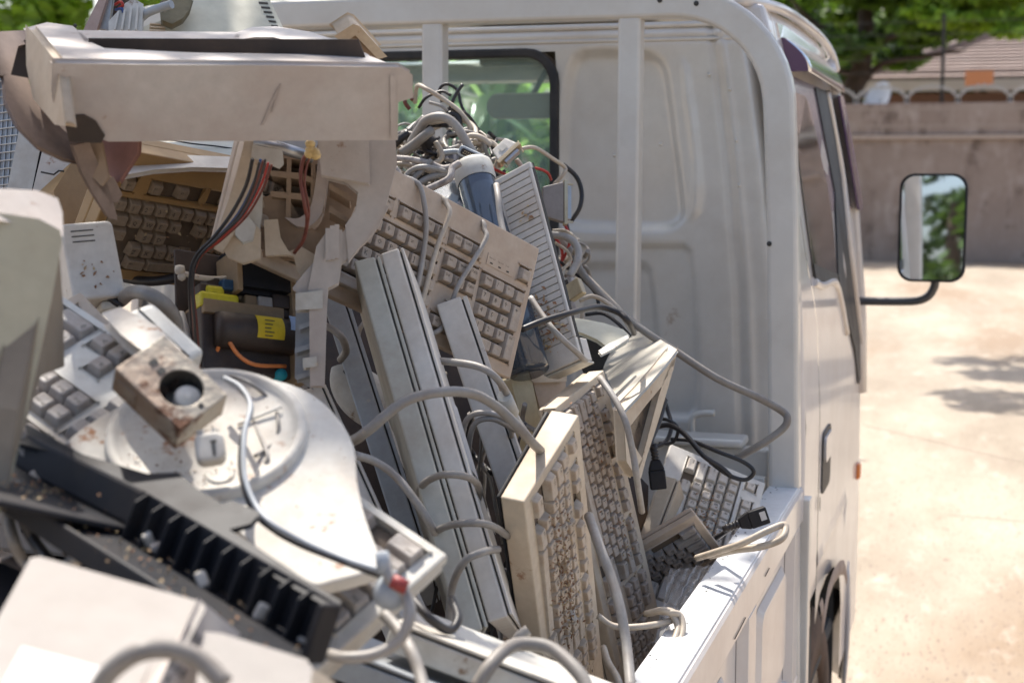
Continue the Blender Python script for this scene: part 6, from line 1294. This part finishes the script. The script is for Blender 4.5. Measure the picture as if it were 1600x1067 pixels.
# ---- the heap of cables before the rear window
hp = [  # (points, radius, material, label)
 ([(640,225,2.42),(655,205,2.40),(668,188,2.38),(690,182,2.37),(712,196,2.37),(730,222,2.37),(745,248,2.38)], .0085, 'cab_mid', 'thickest grey cable looping up in the cable heap'),
 ([(655,232,2.42),(649,215,2.42),(652,196,2.42),(664,184,2.42)], .007, 'cab_grey', 'thick cable bend at the left of the big loop'),
 ([(626,240,2.40),(645,226,2.39),(668,210,2.38),(676,204,2.38)], .0085, 'cab_grey', 'thick grey cable stub rising at the left of the heap'),
 ([(648,160,2.5),(652,136,2.48),(668,140,2.46),(695,158,2.46),(715,172,2.46),(730,190,2.46),(736,210,2.46)], .0042, 'cab_lt', 'pale cable arching highest over the heap'),
 ([(640,172,2.5),(632,158,2.5),(640,142,2.5),(646,158,2.5)], .004, 'cab_brn', 'brown lead poking up at the left of the heap'),
 ([(655,170,2.5),(665,152,2.5),(690,144,2.5),(705,150,2.5)], .003, 'cab_blk', 'thin black wire arching left of the post'),
 ([(690,160,2.52),(686,140,2.52),(700,131,2.52),(714,142,2.52),(720,165,2.52),(728,180,2.52)], .003, 'cab_blk', 'thin black wire loop in front of the post'),
 ([(722,133,2.48),(712,150,2.48),(700,178,2.48),(690,200,2.48)], .0035, 'cab_blk', 'split black lead sticking up at the post'),
 ([(670,160,2.46),(690,165,2.46),(700,175,2.46)], .003, 'cab_mid', 'short grey wire across the post'),
 ([(680,195,2.46),(700,180,2.46),(715,182,2.46),(718,200,2.46),(708,212,2.46),(700,205,2.46)], .006, 'cab_blk', 'thick black cord ring below the post'),
 ([(700,170,2.5),(728,178,2.5),(745,200,2.5),(760,222,2.5),(775,235,2.5)], .003, 'cab_blk', 'black wire running down across the window glass'),
 ([(720,220,2.42),(735,212,2.42),(752,216,2.42),(768,228,2.42)], .005, 'cab_lt', 'beige cable entering the off white connector'),
 ([(812,232,2.46),(835,231,2.47),(862,246,2.5),(882,262,2.52),(880,272,2.52),(866,290,2.52)], .0038, 'cab_lt', 'pale cable leaving the off white connector to the right'),
 ([(880,258,2.56),(900,275,2.56),(909,300,2.56),(905,325,2.56),(893,345,2.56)], .0045, 'cab_blk', 'black cable bowing out against the cab back'),
 ([(763,262,2.44),(780,268,2.44),(800,277,2.44)], .0026, 'cab_red', 'short red wire above the slotted panel'),
 ([(797,278,2.44),(815,264,2.44),(838,262,2.45),(856,270,2.46),(860,282,2.47)], .0026, 'cab_red', 'red wire arching over the top of the slotted panel'),
 ([(770,282,2.42),(785,276,2.42),(800,278,2.43),(820,290,2.44)], .004, 'cab_lt', 'cream cable crossing above the slotted panel'),
 ([(776,288,2.24),(778,310,2.22),(782,345,2.20),(792,380,2.18)], .0052, 'cab_mid', 'grey cable running down between canister and slotted panel'),
 ([(614,248,2.38),(640,250,2.37),(668,255,2.37),(690,262,2.37),(706,262,2.37)], .0055, 'cab_pat', 'braided pale cable lying across the front of the heap'),
 ([(720,256,2.22),(708,262,2.22),(702,280,2.21),(680,290,2.22),(660,300,2.23)], .0062, 'cab_pat', 'frayed pale cord hanging in front of the canister cap'),
 ([(616,262,2.36),(626,275,2.36),(630,290,2.35),(628,300,2.34)], .006, 'cab_pat', 'knotted pale cord at the left end of the heap'),
 ([(606,240,2.44),(620,222,2.43),(640,208,2.43)], .008, 'cab_blk', 'thick black braided cord at the left of the heap'),
 ([(620,295,2.36),(640,268,2.36),(662,262,2.36),(700,268,2.37)], .005, 'cab_mid', 'grey cable lowest at the left of the heap'),
 ([(628,300,2.35),(650,275,2.36),(664,262,2.36),(675,250,2.37)], .0052, 'cab_grey', 'grey cable slanting under the braided cable'),
 ([(640,300,2.36),(662,282,2.36),(690,272,2.37),(716,276,2.37)], .006, 'cab_mid', 'thick grey cable slanting just above the keyboard edge'),
 ([(612,256,2.4),(640,258,2.4),(675,270,2.4),(700,285,2.4)], .0045, 'cab_lt', 'beige cable under the thick ones'),
 ([(680,222,2.40),(690,240,2.4),(684,252,2.4),(660,262,2.4)], .005, 'cab_lt', 'beige cable curling inside the big loop'),
 ([(690,240,2.4),(715,238,2.4),(735,246,2.4),(748,252,2.4)], .005, 'bluegrey', 'blue grey cable running to the canister cap'),
 ([(748,218,2.44),(768,222,2.44),(780,240,2.44),(776,262,2.44),(790,275,2.44)], .004, 'cab_lt', 'pale cable hanging left of the off white connector'),
 ([(700,212,2.44),(730,206,2.44),(752,215,2.44),(760,240,2.44),(770,265,2.44)], .004, 'cab_grey', 'grey cable over the socket connector'),
 ([(808,250,2.46),(815,262,2.46),(812,275,2.46)], .005, 'cab_lt', 'stubby pale cable behind the off white connector'),
 ([(850,352,2.5),(870,375,2.5),(880,400,2.5),(870,430,2.5)], .003, 'cab_red', 'red wire below the brown grey connector'),
 ([(882,352,2.5),(892,375,2.5),(880,405,2.5),(862,425,2.5)], .0028, 'cab_red', 'second red wire right below the brown grey connector'),
 ([(860,366,2.45),(885,370,2.44),(902,385,2.43),(904,408,2.42),(890,432,2.4)], .007, 'cab_mid', 'thick grey cable hook right of the slotted panel'),
 ([(866,380,2.46),(885,392,2.45),(892,408,2.45),(880,420,2.44),(868,424,2.44)], .003, 'cab_lt', 'white wire ring right of the slotted panel'),
 ([(885,345,2.54),(892,375,2.54),(900,398,2.54),(908,430,2.54)], .004, 'cab_blk', 'black cable dropping below the brown grey connector'),
 ([(862,400,2.5),(890,420,2.5),(915,440,2.5),(930,460,2.5),(936,480,2.5)], .0035, 'cab_blk', 'black cord curving down behind the hook'),
 ([(905,470,2.42),(925,462,2.42),(950,475,2.42),(975,498,2.42),(985,515,2.4)], .004, 'cab_lt', 'pale cord arching above the hollow hood'),
 ([(915,492,2.44),(940,490,2.44),(965,505,2.42),(985,525,2.4)], .0035, 'cab_blk', 'black cord arching above the hollow hood'),
 ([(890,432,2.4),(895,450,2.39),(893,470,2.38),(898,490,2.38)], .006, 'cab_pat', 'ribbed pale cable end right of the slotted panel'),
]
for pts, r_, m_, lab in hp: cable(pts, r_*.88, M[m_], lab, group='cables heaped before the rear window')
rg = random.Random(21)
for k in range(85):
    cx, cy = rg.uniform(625, 765), rg.uniform(200, 300)
    if cy > 215+(cx-600)*.62+40: cy -= 60
    d = rg.uniform(2.44, 2.60); a0 = rg.uniform(0, 6.28); R1 = rg.uniform(14, 36); st = rg.choice((-1, 1)); pts = []
    for q in range(6): a = a0+st*q*.75; pts.append((cx+R1*math.cos(a)*1.2+rg.uniform(-4,4), max(150, cy+R1*.7*math.sin(a)+rg.uniform(-4,4)), d+rg.uniform(-.03,.03)))
    cable(pts, rg.uniform(.0014,.0045), M[rg.choice(('cab_mid','cab_lt','cab_grey','cab_grey','cab_lt','cab_blk','cab_blk'))], 'tangled cord deep in the cable heap before the window', group='tangled cords in the heap')
rg = random.Random(22)
for k in range(16):                                    # tangle right of the slotted panel
    cx, cy = rg.uniform(868, 905), rg.uniform(375, 500); d = rg.uniform(2.46, 2.6); a0 = rg.uniform(0, 6.28); R1 = rg.uniform(12, 26); pts = []
    for q in range(5): a = a0+q*.8; pts.append((cx+R1*math.cos(a), cy+R1*math.sin(a), d+rg.uniform(-.02,.02)))
    cable(pts, rg.uniform(.002,.004), M[rg.choice(('cab_mid','cab_blk','cab_grey','cab_red','cab_lt'))], 'tangled wire behind the right side of the slotted panel', group='tangled wires beside the slotted panel')
MB().lathe([(.013,0),(.012,.004),(.010,.006),(.010,.02),(.0001,.021)], 14, M=Matrix.Translation(P(668,222,2.41)) @ Matrix.Rotation(1.1,4,'X')).build('round_plug', M['blackpl'], label='round black plug in the cable heap left of the lilac hood', cat='plug')
# litter in the whole load

LITTER.build('plant_litter', [M['litB'], M['litA'], M['litC']], label='dry brown leaf litter and crumbs scattered over keyboards and tray', cat='litter', kind='stuff')
